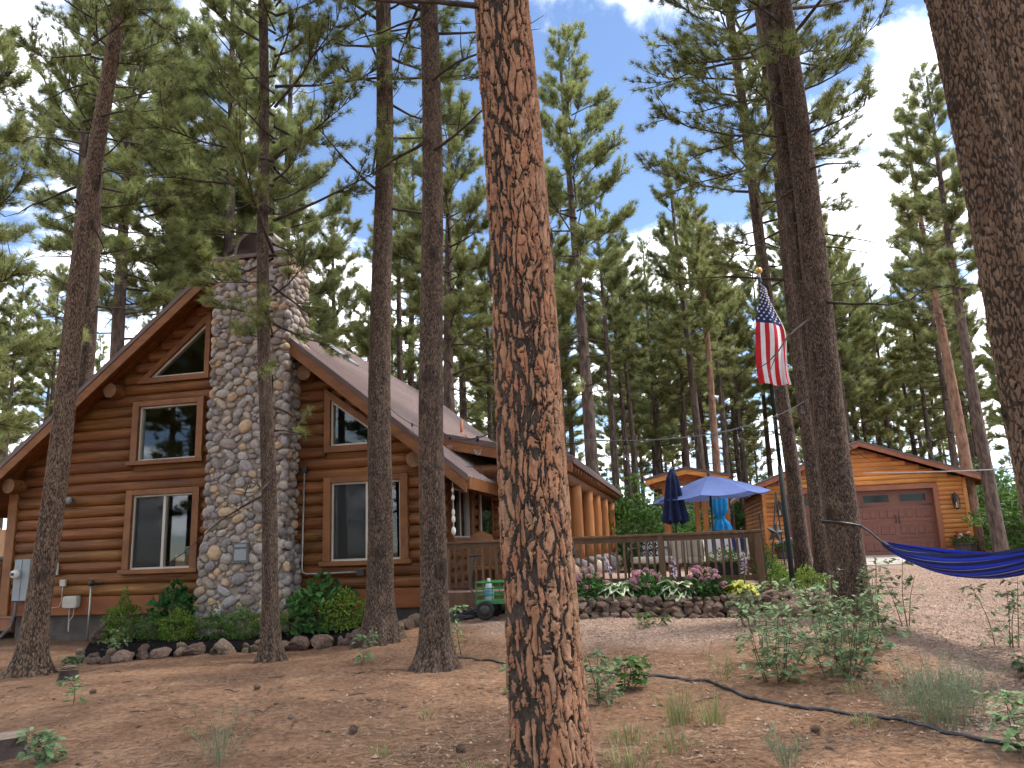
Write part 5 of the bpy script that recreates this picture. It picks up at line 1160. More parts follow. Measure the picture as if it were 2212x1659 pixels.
def crown(seed, H, zb, nbr, Lmax, K, L, w, tw=5, dead=3, shape=1.0, r_limb=1.0, dens=1.0, tstart=.35):
    """limbs and needle tufts of a pine of height H with its crown from zb up; returns (limb mesh, needle mesh)"""
    r_ = np.random.default_rng(seed); lm = MB(); TP = []; TD = []
    for i in range(nbr + dead):
        isd = i >= nbr; u = ((i + r_.random()) / nbr) ** 1.0 if not isd else r_.uniform(-.28, .05)
        z = zb + (H - zb) * min(u, .985); az = i * 2.39996 + r_.uniform(-.5, .5)
        prof = (1 - max(u, 0)) ** (.75 * shape) * (.55 + .45 * sst(0, .25, max(u, 0))) + .05
        le = Lmax * prof * r_.uniform(.55, 1.15); el = R(-6 + 58 * max(u, 0) + r_.uniform(-18, 18)); h = np.array([math.cos(az), math.sin(az), 0.0]); sd_ = np.array([-h[1], h[0], 0])
        if isd: le = Lmax * r_.uniform(.3, .8)
        t = np.linspace(0, 1, 6); bend = r_.uniform(-.05, .38) if not isd else r_.uniform(-.35, .1); sw = r_.uniform(-.18, .18)
        P = np.array([0, 0, z]) + le * (t[:, None] * (h * math.cos(el) + np.array([0, 0, math.sin(el)])) + (t ** 2)[:, None] * (np.array([0, 0, bend]) + sd_ * sw) + (r_.random((6, 3)) - .5) * .05 * t[:, None])
        rb = (.012 + .011 * le) * r_limb; lm.add(*tubem(P, rb * (1 - .82 * t), 5 if le < 1.5 else 6, cap=False))
        nt = int(max(2, tw * le / Lmax * 1.6 + 1)) if not isd else 3
        for k in range(nt):
            q = r_.uniform(tstart, 1.0) if k else 1.0; f = q * 5; ix = min(int(f), 4); p = P[ix] + (P[ix + 1] - P[ix]) * (f - ix); bd = P[ix + 1] - P[ix]; bd /= np.linalg.norm(bd)
            dv = bd * r_.uniform(.5, 1) + sd_ * r_.uniform(-.9, .9) + np.array([0, 0, r_.uniform(-.2, .95)]); dv /= np.linalg.norm(dv); l2 = le * r_.uniform(.12, .34) + .12
            e = p + dv * l2 + np.array([0, 0, .06 * l2]); m = (p + e) / 2 + (r_.random(3) - .5) * .12 * l2; lm.add(*tubem([p, m, e], [rb * .35, rb * .25, .004], 4, cap=False))
            if isd and r_.random() < .75: continue
            ns = max(1, int((l2 / (L * .75)) * dens + r_.random()))
            for s in range(ns):
                c = p + (e - p) * (1 - s / max(ns, 1) * .75); TP.append(c + (r_.random(3) - .5) * L * .7); TD.append(dv + np.array([0, 0, .35]) + (r_.random(3) - .5) * .7)
    V, F, ti = needles(np.array(TP), np.array(TD), K, L, w, r_)
    nm = MB().add(V, F, tint=ti); return lm.mesh('limbs', True), nm.mesh('crown')
near_crowns = []
for k, (zb, nbr, Lm) in enumerate(((7.2, 60, 2.6), (6.0, 64, 2.4), (7.8, 56, 2.8))):
    near_crowns.append((crown(900 + k, 17.5, zb, nbr, Lm, 44, .17, .0048, tw=9, dead=6, r_limb=.95, dens=1.05), 17.5))

def pine(label, mesh, base, m, crown_=None, rot=0, cs=1.0, ax=None, group=None, zoff=0):
    t = thing('pine_tree', label, 'tree', tuple(base), 0, group); link('trunk', mesh, m, t)
    if crown_ is not None:
        (lm, nm), H = crown_; sh = Matrix.Identity(4)
        for n, me, mm in (('limbs', lm, MT['limb']), ('crown', nm, MT['needle'])):
            o = link(n, me, mm, t); M_ = Matrix.Rotation(rot, 4, 'Z') @ Matrix.Scale(cs, 4); S_ = Matrix.Identity(4)
            if ax is not None: S_[0][2] = ax[0]; S_[1][2] = ax[1]
            o.matrix_local = Matrix.Translation((0, 0, zoff)) @ S_ @ M_
    return t
# the big one in front
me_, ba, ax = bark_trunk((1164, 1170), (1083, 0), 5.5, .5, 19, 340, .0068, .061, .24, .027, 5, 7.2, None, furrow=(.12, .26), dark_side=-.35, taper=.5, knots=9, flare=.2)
pine('thick pine with orange and black plated bark in the foreground centre', me_, ba, MT['bark_big'], near_crowns[2], 1.0, 1.05, ax)
NEAR = [((98, 1171), (254, 0), 11.9, .34, 17, 'bark_mid', 'tall leaning pine beside the cabin meter box', 1, .4, 31, None),
        ((580, 1150), (563, 0), 12.0, .235, 16, 'bark_dark', 'slim pine standing in front of the stone chimney', 1, 2.2, 32, None),
        ((821, 1150), (828, 0), 12.9, .415, 18, 'bark_dark', 'straight dark pine before the larger right hand cabin windows', 0, 1.1, 33, None),
        ((937, 1150), (926, 0), 10.5, .36, 18, 'bark_dark', 'straight dark pine with flared foot at the cabin corner', 2, 3.3, 34, None),
        ((2170, 553), (2053, 0), 7.6, .6, 19, 'bark_mid', 'large brown pine at the far right edge', 2, .3, 36, None),
        ((2292, 420), (2188, 0), 6.3, .6, 19, 'bark_mid', 'dark pine cut off by the right edge, upper corner', 0, 2.0, 37, None),
        ((1728, 1150), (1590, 130), 17.0, .32, 19, 'bark_dark', 'pine trunk directly behind the flagpole', 1, 5.0, 38, None),
        ((1772, 1150), (1640, 0), 16.0, .36, 20, 'bark_dark', 'pine trunk between the flagpole and the twin pine', 2, 4.0, 39, None),
        ((183, 834), (206, 516), 20.0, .4, 20, 'bark_dark', 'pine trunk rising behind the left roof slope', 0, .9, 40, None)]
for p0, p1, Y, de, H, mm, lab, ck, rot, sd_, _ in NEAR:
    fine = .012 if Y < 9 else .016 if Y < 14 else .03
    me_, ba, ax = bark_trunk(p0, p1, Y, de, H, 190 if Y < 14 else 90, fine, .04 if Y < 9 else .022 if mm == 'bark_dark' else .026, .13 if Y < 9 else .075 if mm == 'bark_dark' else .095, .009 if Y > 9 else .016, sd_, min(11.0, Y * .82 + 1.8), None, furrow=(.06, .26), taper=.6, flare=.75, knots=14)
    pine(lab, me_, ba, MT[mm], near_crowns[ck], rot, H / 17.5, ax, zoff={31: 4.2, 32: -.6, 33: 2.2, 34: 1.6, 36: 2.5, 37: 2.5, 40: 2.5}.get(sd_, 0))
# twin pine: two stems from one foot
me_, ba, ax = bark_trunk((1822, 1140), (1689, 0), 11.4, .47, 19, 200, .013, .024, .08, .013, 35, 11.0, None, furrow=(.06, .26), taper=.8, flare=.32, knots=12)
tw_ = pine('twin stemmed dark pine holding the hammock strap', me_, ba, MT['bark_dark'], near_crowns[1], 2.7, 1.08, ax, zoff=.8)
me2, ba2, ax2 = bark_trunk((1806, 1140), (1653, 0), 11.75, .32, 18, 120, .018, .024, .08, .011, 45, 11.0, None, furrow=(.06, .26), taper=.5, flare=.2, knots=8)
o = link('trunk', me2, MT['bark_dark'], tw_); o.location = tuple(ba2 - ba)

# ---- trees of the wood behind, several builds shared by many trees
far = []
for k, (H, zb, nbr, Lm, shp) in enumerate(((20, 8.0, 62, 2.3, .9), (20, 10.0, 52, 2.1, .8), (20, 6.5, 72, 2.6, 1.0), (20, 9.0, 60, 2.5, .75), (20, 11.5, 46, 1.9, .7), (20, 3.6, 84, 2.9, 1.15), (20, 8.0, 72, 2.9, .8))):
    r_ = np.random.default_rng(70 + k); z = np.linspace(-.4, H - .3, 22); P = np.stack([.12 * np.sin(z * .22 + k), .12 * np.cos(z * .17 + 2 * k), z], 1); P[:, :2] -= P[1, :2]
    tr = MB().add(*tubem(P, .21 * (1 - .9 * (np.maximum(z, 0) / H) ** 1.15) * (1 + .25 * np.exp(-np.maximum(z, 0) / .4)) + .01, 12)).mesh('trunk', True)
    lm, nm = crown(300 + k, H, zb, nbr, Lm, 26, .23, .0068, tw=17, dead=16, shape=shp, dens=1.9, tstart=.42)
    far.append((tr, lm, nm))
def far_pine(label, x, y, H, k, rot, group=None, bark='bark_far', thick=1.0):
    s = H / 20; t = thing('pine_tree', label, 'tree', (x, y, g1(x, y)), rot, group); tr, lm, nm = far[k]
    if bark != 'bark_far': tr = tr.copy(); tr.materials.clear()
    o = link('trunk', tr, MT[bark], t); o.scale = (s * thick, s * thick, s)
    for n, me, mm in (('limbs', lm, MT['limb']), ('crown', nm, MT['needle_hazed'])):
        o = link(n, me, mm, t); o.scale = (s, s, s)
    return t
MIDT = [(-190, 17, 19, 5, 'dense pine with low boughs at the far left edge', 0), (118, 24, 22, 1, 'thin pine left of the leaning trunk above the roof', 0), (322, 30, 25, 3, 'left trunk of the slim pair above the left roof slope', 0), (342, 31, 24, 1, 'right trunk of the slim pair above the left roof slope', 0),
        (455, 29, 27, 6, 'bushy pine rising behind the cabin roof peak', 0), (500, 33, 27, 2, 'full crowned pine directly behind the chimney top', 0), (610, 31, 25, 5, 'dense pine filling the space right of the chimney top', 0), (722, 41, 22, 0, 'slim pointed pine between chimney and straight dark pines', 0), (880, 36, 21, 2, 'pine seen between the two straight dark trunks', 0),
        (985, 31, 22, 6, 'pine seen just left of the orange plated trunk', 0), (1288, 28, 21.5, 3, 'tall pine with the thickest trunk right of the orange plated pine', 0), (1222, 36, 20, 0, 'thin pine immediately right of the orange plated trunk', 0), (1337, 34, 17, 1, 'thin straight pine above the porch roof end', 0), (1384, 37, 16.5, 4, 'thin pine left of the pavilion roof', 0),
        (1528, 33, 19, 0, 'pine rising behind the pavilion roof peak', 0), (1562, 31, 15, 4, 'pine with pale reddish bark beside the open umbrella', 1), (1584, 38, 17, 1, 'dark slim pine between umbrella and flag', 0), (1622, 42, 17, 3, 'slim pine just left of the flagpole top', 0), (1905, 44, 17, 2, 'pine behind the garage roof peak', 0), (1948, 48, 17, 0, 'second pine behind the right garage roof', 0),
        (2112, 27, 17, 4, 'reddish pine right of the garage', 1), (2160, 24, 16.5, 1, 'dark pine beyond the garage eave at the right', 0), (2085, 40, 19, 6, 'full pine behind the right garage eave', 0), (2010, 52, 18, 5, 'dense far pine above the garage roof', 0), (1830, 46, 18, 2, 'far pine seen through the twin pine stems', 0), (230, 27, 25, 6, 'wide airy pine beyond the leaning trunk', 0)]
for i, (px, Y, H, k, lab, red) in enumerate(MIDT):
    p = at(px, 1175, Y); far_pine(lab, p[0], p[1], H, k, i * 1.7, None, 'bark_red' if red else 'bark_far', 1.15 if Y < 32 else 1.0)
cnt = 0; tries = 0; placed = []
while cnt < 150 and tries < 4000:
    tries += 1; Y = 38 + 72 * rng.random() ** 1.3; px = rng.uniform(-200, 2420); p = at(px, 1170, Y)
    q = np.array(p[:2]) - np.array(HO[:2]); aa = q @ np.array([math.cos(HA), math.sin(HA)]); bb = q @ np.array([-math.sin(HA), math.cos(HA)])
    if -11 < aa < 3.5 and bb < 18: continue
    if any(math.hypot(p[0] - a, p[1] - b) < 2.6 for a, b in placed): continue
    placed.append((p[0], p[1])); wh = next(w for m, w in ((100, 'beyond the left end of the cabin'), (700, 'showing above the cabin roof around the chimney'), (1110, 'seen between the straight dark trunks above the roof'), (1400, 'above the porch roof and its log posts'), (1660, 'above the pavilion and umbrellas'), (2100, 'behind the garage roof'), (9999, 'right of the garage')) if px < m)
    far_pine('slender pine in the far forest ' + wh, p[0], p[1], rng.uniform(16, 24), int(rng.choice([0, 1, 1, 2, 3, 3, 4, 4, 5, 6])), rng.random() * 6.28, 'pines of the far forest'); cnt += 1
# trees behind the viewer, mirrored in the window glass
for i, (x, y, H, k) in enumerate(((-13, 6, 18, 5), (-17, 4, 20, 2), (-15, -1, 19, 6), (-20, 0, 20, 5), (-22, -6, 21, 2), (-13, -6, 19, 2), (-17, -9, 20, 6), (-25, -2, 20, 5), (-19, -14, 20, 5), (-27, -10, 21, 2), (-24, -17, 21, 6), (-31, -16, 22, 5), (-10, -10, 19, 3), (-30, -5, 21, 6), (-3, -9, 19, 2), (5, -9, 18, 0), (13, -5, 20, 3), (-21, 7, 19, 3))):
    far_pine('pine standing behind the viewpoint and mirrored in the cabin windows', x, y, H, k, i * 1.3, 'pines mirrored in the windows')
# ------------------------------------------------------------------ shrubs, flowers, rocks and small things
def leaves(P, Nrm, size, asp, r_, fold=.25):
    """small folded leaves at P facing roughly Nrm"""
    n = len(P); d = r_.normal(size=(n, 3)) + np.asarray(Nrm) * .9; d /= np.linalg.norm(d, axis=1, keepdims=True) + 1e-9; s = np.cross(d, r_.normal(size=(n, 3))); s /= np.linalg.norm(s, axis=1, keepdims=True) + 1e-9; u = np.cross(s, d)
    sz = size * r_.uniform(.6, 1.2, (n, 1)); V = np.stack([P, P + d * sz * .5 + s * sz * asp + u * sz * fold, P + d * sz, P + d * sz * .5 - s * sz * asp + u * sz * fold], 1).reshape(-1, 3); b = np.arange(n)[:, None] * 4
    return V, np.concatenate([b + np.array([[0, 1, 2]]), b + np.array([[0, 2, 3]])])
def blob(n, sx, sy, sz, r_, lump=.25, cone=0.0):
    d = r_.normal(size=(n, 3)); d /= np.linalg.norm(d, axis=1, keepdims=True); rad = (1 - .45 * r_.random((n, 1)) ** 2) * (1 + lump * (np.sin(d[:, :1] * 5 + 1) * np.sin(d[:, 1:2] * 6 + 2) + np.sin(d[:, 2:3] * 7)) * .6); P = d * rad; k = 1 - cone * (P[:, 2:3] * .5 + .5); P[:, :2] *= k
    return P * np.array([sx, sy, sz]) + np.array([0, 0, sz]), d
def shrub_mesh(seed, n, size, asp, cone=0.0, lump=.25):
    r_ = np.random.default_rng(seed); P, d = blob(n, .5, .5, .5, r_, lump, cone); P[:, 2] = np.maximum(P[:, 2], .03); V, F = leaves(P, d, size, asp, r_); lv = MB().add(V, F, tint=np.repeat(r_.random(n), 4)).mesh('foliage'); st = MB()
    for k in range(9): a = r_.uniform(0, 6.28); e = np.array([.33 * math.cos(a), .33 * math.sin(a), r_.uniform(.4, .85)]); st.tube([(0, 0, 0), e * .5 + np.array([0, 0, .1]), e], [.014, .009, .004], 5)
    return lv, st.mesh('stems')
SH = {'box': shrub_mesh(1, 1700, .07, .26), 'cone': shrub_mesh(2, 1500, .075, .26, .55, .45), 'broad': shrub_mesh(3, 520, .17, .34), 'loose': shrub_mesh(4, 1100, .085, .2, .2, .6), 'thicket': shrub_mesh(5, 2200, .075, .3, .1, .55)}
def shrub(name, label, kind, m, x, y, z, w, h, rz=0.0, group=None, d=None):
    t = thing(name, label, 'shrub', (x, y, z), rz, group)
    for n, me, mm in (('foliage', SH[kind][0], MT[m]), ('stems', SH[kind][1], MT['stem'])):
        o = bpy.data.objects.new(n, me); col.objects.link(o); o.parent = t
        if not me.materials: me.materials.append(mm)
        o.material_slots[0].link = 'OBJECT'; o.material_slots[0].material = mm; o.scale = (w, d or w, h)
    return t
BEDG = 'shrubs in the mulch bed under the cabin windows'
for (a, b, w, h, kind, m, lab) in ((-5.5, -1.0, .75, .85, 'cone', 'shrub_yellow', 'upright yellow green shrub at the left end of the mulch bed'), (-4.72, -.62, .75, .95, 'broad', 'hyd_leaf', 'broad leaved dark green bush against the left side of the chimney'), (-4.78, -1.05, .6, .55, 'box', 'shrub_green', 'rounded boxwood right of the upright yellow green shrub'), (-4.28, -1.1, .66, .58, 'box', 'shrub_yellow', 'bright rounded boxwood at the chimney foot'),
                              (-3.62, -.95, .6, .55, 'loose', 'shrub_green', 'loose dark shrub in front of the chimney middle'), (-3.1, -1.0, .6, .55, 'box', 'shrub_green', 'rounded boxwood just left of the slim pine'), (-2.5, -.95, .5, .55, 'loose', 'shrub_yellow', 'small yellow green shrub just right of the slim pine'), (-1.7, -.75, .95, .9, 'broad', 'hyd_leaf', 'large leafy dark green bush below the right cabin window'), (-1.25, -.85, .75, .68, 'box', 'shrub_yellow', 'yellow green boxwood beside the large leafy bush')):
    p = H2W(a, b); shrub('garden_shrub', lab, kind, m, p[0], p[1], g1(p[0], p[1]) + .04, w, h, a * 3, BEDG)
for (px, Y, w, h, kind, m, lab) in ((1682, 13.7, .75, .62, 'cone', 'shrub_yellow', 'bright green shrub left of the flagpole foot'), (1742, 13.5, .6, .55, 'box', 'shrub_yellow', 'bright green shrub right of the flagpole foot'), (1664, 14.6, .7, .8, 'cone', 'shrub_green', 'green bush at the deck corner post')):
    p = at(px, 1250, Y); shrub('garden_shrub', lab, kind, m, p[0], p[1], .48, w, h, px, 'shrubs by the flagpole')
TH = [(1372, 26, 2.2, 2.5), (1412, 31, 2.6, 2.2), (1338, 32, 2.6, 2.6), (1480, 27, 2.6, 1.6), (1455, 33, 3.4, 2.8), (2118, 31, 3.2, 2.6), (2165, 28, 3, 2.2), (2200, 36, 4, 3), (2140, 40, 4, 3.4), (1600, 45, 4, 3), (1540, 50, 5, 4), (1660, 48, 5, 3.5), (-60, 40, 5, 3.5), (30, 48, 5, 3), (1310, 42, 4, 4), (2230, 25, 2.6, 1.8)]
for i, (px, Y, w, h) in enumerate(TH):
    p = at(px, 1170, Y); shrub('oak_thicket', 'leafy oak brush growing among the trunks ' + ('beyond the deck and pavilion' if 1200 < px < 1700 else 'right of the garage' if px > 1700 else 'beyond the left end of the cabin'), 'thicket', 'oak_leaf' if i % 3 else 'shrub_green', p[0], p[1], g1(p[0], p[1]), w, h, i * 1.1, 'oak brush of the background')
# mulch bed and its rock border
def patch(poly, res, zadd, m, name):
    P = np.array(poly); xs = np.arange(P[:, 0].min(), P[:, 0].max() + res, res); ys = np.arange(P[:, 1].min(), P[:, 1].max() + res, res); X, Y = np.meshgrid(xs, ys); d = poly_d(X, Y, poly); Z = gh(X, Y) + zadd * sst(-.12, .25, d) - .12 * sst(.05, -.15, d) + (vn(X * 14, Y * 14, 3) - .5) * .035 + (vn(X * 35, Y * 35, 4) - .5) * .02
    ny, nx = X.shape; I, J = np.meshgrid(np.arange(ny - 1), np.arange(nx - 1), indexing='ij'); I = I.ravel(); J = J.ravel(); F = np.stack([I * nx + J, I * nx + J + 1, (I + 1) * nx + J + 1, (I + 1) * nx + J], 1); k = (d.ravel()[F] > -.15).any(1)
    return struct(link(name, mk(name, np.stack([X.ravel(), Y.ravel(), Z.ravel()], 1), [F[k]], True), MT[m]))
hw = [tuple(H2W(a, -.1)[:2]) for a in (-6.9, -4.5, -2.3, -.1)]
BORD = [(-7.1, 12.95), (-6.7, 12.85), (-6.19, 13.0), (-5.5, 13.15), (-4.83, 13.2), (-4.0, 13.2), (-3.26, 13.15), (-2.7, 13.05), (-2.2, 13.3), (-1.9, 13.9), (-1.75, 14.3)]
patch(BORD + hw[::-1], .05, .09, 'mulch', 'mulch_bed')
rock_me = []
for k in range(8):
    V, F = icom(3); r_ = np.random.default_rng(400 + k); V = V.copy()
    for _ in range(11): d = r_.normal(size=3); d /= np.linalg.norm(d); c = r_.uniform(.55, .85); ov = np.maximum(0, V @ d - c); V = V - ov[:, None] * d * .92
    V *= 1 + .05 * r_.normal(size=(len(V), 1)); rock_me.append(mk('rock', V, [F], False)); rock_me[-1].materials.append(MT['stone_wall'])
rb_ = thing('rock_border', 'low border of brown lava rocks round the mulch bed', 'rock border', (BORD[0][0], BORD[0][1], 0)); o_ = np.array(rb_.location)
bl = catmull([(*p, 0) for p in BORD], 12); acc = 0; last = bl[0]; k = 0; nxt = 0
for p in bl:
    acc += np.linalg.norm(p - last); last = p
    if acc >= nxt:
        s = random.choice([.075, .085, .1, .12, .17, .19]); nxt = acc + s * 1.65; z = float(gh(p[0], p[1])); k += 1
        link('rock', rock_me[k % 8], None, rb_, loc=tuple(p - o_ + np.array([0, 0, z + s * .35])), rot=(random.uniform(-.4, .4), random.uniform(-.4, .4), random.random() * 6.28), scale=(s * 1.15, s, s * .8))
        if s < .13: link('rock', rock_me[(k + 3) % 8], None, rb_, loc=tuple(p - o_ + np.array([random.uniform(-.03, .03), random.uniform(.02, .1), z + s * 1.2])), rot=(random.random(), random.random(), random.random() * 6), scale=(s * .8, s * .75, s * .6))
p = H2W(-6.0, -.9); q = tag(link('garden_rock', rock_me[2], None, None, loc=(p[0], p[1], g1(p[0], p[1]) + .2), scale=(.24, .2, .26), rot=(.2, .1, 1)), 'upright brown rock left of the first yellow green shrub', 'rock')
# stacked retaining wall in front of the deck
rw = thing('rock_wall', 'stacked brown lava rock retaining wall below the flowers', 'rock wall', tuple(H2W(2.7, -.95, 0))); o_ = np.array(rw.location); k = 0
wl = [H2W(2.35, -.98), H2W(3.5, -1.0), H2W(4.8, -1.0), H2W(5.9, -.98), H2W(6.35, -.8)]; wl = catmull(wl, 30); seg = np.concatenate([[0], np.cumsum(np.linalg.norm(np.diff(wl, axis=0), axis=1))])
for row in range(4):
    x = .03 + .07 * (row % 2)
    while x < seg[-1] - .05:
        w = random.uniform(.065, .12); i = min(np.searchsorted(seg, x), len(wl) - 1); p = wl[i]; z = float(gh(p[0], p[1])); nd = H2W(0, 1) - H2W(0, 0); k += 1
        link('rock', rock_me[k % 8], None, rw, loc=tuple(p + nd * (.045 * row + random.uniform(-.03, .03)) - o_ + np.array([0, 0, z + .03 + .078 * row + random.uniform(-.015, .015)])), rot=(random.uniform(-.5, .5), random.uniform(-.5, .5), random.random() * 6.28), scale=(w * 1.02, w * .95, random.uniform(.05, .085))); x += w * random.uniform(1.45, 1.8)
V = np.array([(2.3, -.88, .1), (6.0, -.88, .1), (6.0, -.11, .1), (2.3, -.11, .1), (2.3, -.88, .6), (6.0, -.88, .6), (6.0, -.11, .64), (2.3, -.11, .64)], float); so = struct(MB().add(V, BOXF).build('flower_bed', MT['soil'])); so.location = HO; so.rotation_euler = (0, 0, HA)
# rocks heaped round the flagpole and the twin pine
for i in range(46):
    f = random.random(); p = np.array([4.15, 12.6]) * (1 - f) + np.array([5.1, 12.2]) * f + np.array([random.uniform(-.25, .25), random.uniform(-.45, .75)]); s = random.uniform(.09, .19); q = max(0, (p[1] - 12.0)); h = min(.22, .2 * q)
    tag(link('heap_rock', rock_me[i % 8], None, None, loc=(p[0], p[1], g1(p[0], p[1]) + h + s * .2), scale=(s * 1.1, s, s * .75), rot=(random.random(), random.random(), random.random() * 6)), 'one of the brown rocks heaped between flagpole and twin pine', 'rock', 'rocks heaped by the flagpole')

# hydrangeas, hostas
petal = MB(); r_ = np.random.default_rng(8); d = r_.normal(size=(110, 3)); d /= np.linalg.norm(d, axis=1, keepdims=True); d[:, 2] = np.abs(d[:, 2]) * 1.1 - .25
for v in d: a, s, u = frame_of(v); c = v * .9; q = r_.uniform(.16, .24); petal.add(np.array([c + (s + u) * q * .1, c + s * q + a * .12, c + (s + u) * q * 1.1 + a * .02, c + u * q + a * .12]), np.array([[0, 1, 2, 3]]), tint=r_.random())
petal_me = petal.mesh('flower_head')
def hydrangea(label, a, m, n, seed):
    r_ = np.random.default_rng(seed); p = H2W(a, -.5, .6); t = thing('hydrangea', label, 'flower bush', tuple(p), a, 'hydrangeas along the deck'); t.scale = (1.25, 1.25, 1.2); P, d = blob(260, .26, .24, .17, r_, .2); V, F = leaves(P, d, .11, .32, r_); MB().add(V, F, tint=np.repeat(r_.random(260), 4)).build('foliage', MT['hyd_leaf'], t)
    st = MB()
    for k in range(n):
        th = r_.uniform(0, 6.28); q = r_.uniform(.25, 1); c = np.array([.3 * q * math.cos(th), .26 * q * math.sin(th) - .04, .2 + .2 * (1 - q ** 2) + r_.uniform(-.07, .06)]); s = r_.uniform(.042, .066); o = bpy.data.objects.new('flower_head', petal_me); col.objects.link(o); o.parent = t; o.location = tuple(c); o.scale = (s, s, s); o.rotation_euler = (r_.uniform(-.4, .4), r_.uniform(-.4, .4), th)
        if not petal_me.materials: petal_me.materials.append(MT['pink'])
        o.material_slots[0].link = 'OBJECT'; o.material_slots[0].material = MT[m if r_.random() < .75 else ('pink' if m == 'salmon' else 'salmon')]; st.tube([(0, 0, 0), c * .6, c], .006, 4)
    st.build('stems', MT['stem'], t)
hydrangea('salmon pink hydrangea next to the orange plated trunk', 2.98, 'salmon', 22, 1); hydrangea('salmon pink hydrangea between the two white edged hostas', 4.0, 'salmon', 22, 2); hydrangea('bright pink hydrangea left of the golden hosta', 4.92, 'pink', 26, 3)
def hosta_leaf(L, W, rim):
    ns, nw = 9, 6; V = []; F = []; mi = []
    for i in range(ns + 1):
        q = i / ns; w = W * (math.sin(math.pi * min(1, q * 1.02) ** .75) ** .8 if 0 < q < 1 else .02) + .004; x = L * (q - .28 * q * q); z = L * (.75 * q - .85 * q * q)
        for k in range(nw + 1): f = -1 + 2 * k / nw; V.append((x, w * f, z + .25 * w * abs(f) + .012 * math.sin(9 * q + 3 * f)))
    for i in range(ns):
        for k in range(nw): F.append((i * (nw + 1) + k, (i + 1) * (nw + 1) + k, (i + 1) * (nw + 1) + k + 1, i * (nw + 1) + k + 1)); mi.append(1 if rim and (k in (0, nw - 1) or i == ns - 1) else 0)
    return mk('leaf', np.array(V), [np.array(F)], True, {'tint': np.full(len(V), .5)}, mi)
hl = {True: hosta_leaf(.34, .075, True), False: hosta_leaf(.32, .05, False)}
hl[True].materials.append(MT['hosta']); hl[True].materials.append(MT['hosta_edge']); hl[False].materials.append(MT['hosta_yellow'])
def hosta(label, a, rim, n, seed, s=1.0, stalks=2):
    r_ = np.random.default_rng(seed); t = thing('hosta', label, 'hosta', tuple(H2W(a, -.6, .62)), a, 'hostas along the deck'); t.scale = (1.3, 1.3, 1.25)
    for k in range(n): e = k / n; link('leaf', hl[rim], None, t, loc=(.02 * math.cos(k * 2.4), .02 * math.sin(k * 2.4), .02 + .06 * e), rot=(r_.uniform(-.25, .25), -.75 * e + r_.uniform(-.1, .15), k * 2.39996), scale=[s * r_.uniform(.75, 1.1)] * 3)
    for k in range(stalks):
        x = r_.uniform(-.12, .12); h = r_.uniform(.42, .62); q = MB().tube([(x, 0, 0), (x * 1.5, 0, h * .6), (x * 2.2, -.02, h)], .005, 5).build('flower_stalk', MT['stem'], t); c = np.array([(x * (1.6 + .6 * j / 14), -.01, h * (.68 + .32 * j / 14)) for j in range(14)]); V, F = leaves(c, np.tile([0, 0, -.8], (14, 1)), .06, .22, r_); MB().add(V, F, tint=.5).build('bloom', MT['lilac'], q)
hosta('large white edged hosta right of the first hydrangea', 3.5, True, 26, 1, 1.0, 2); hosta('white edged hosta between the two pinker hydrangeas', 4.45, True, 26, 2, 1.0, 2); hosta('golden yellow hosta at the end of the rock wall', 5.45, False, 30, 3, .95, 2)
r_ = np.random.default_rng(77); t = thing('trailing_plant', 'trailing green plant spilling from the dark planter box', 'plant', tuple(H2W(5.3, .55, 1.17)), HA); P, d = blob(420, .36, .2, .14, r_, .4); P[:, 2] -= .06 + .3 * np.maximum(0, np.abs(P[:, 0]) - .22); V, F = leaves(P, d, .05, .3, r_); MB().add(V, F, tint=np.repeat(r_.random(420), 4)).build('foliage', MT['shrub_green'], t); MB().tube([(-.1, 0, -.02), (-.3, -.05, .1), (-.42, -.1, -.15)], .006, 4).tube([(.1, 0, -.02), (.2, 0, .2)], .006, 4).build('stems', MT['stem'], t)
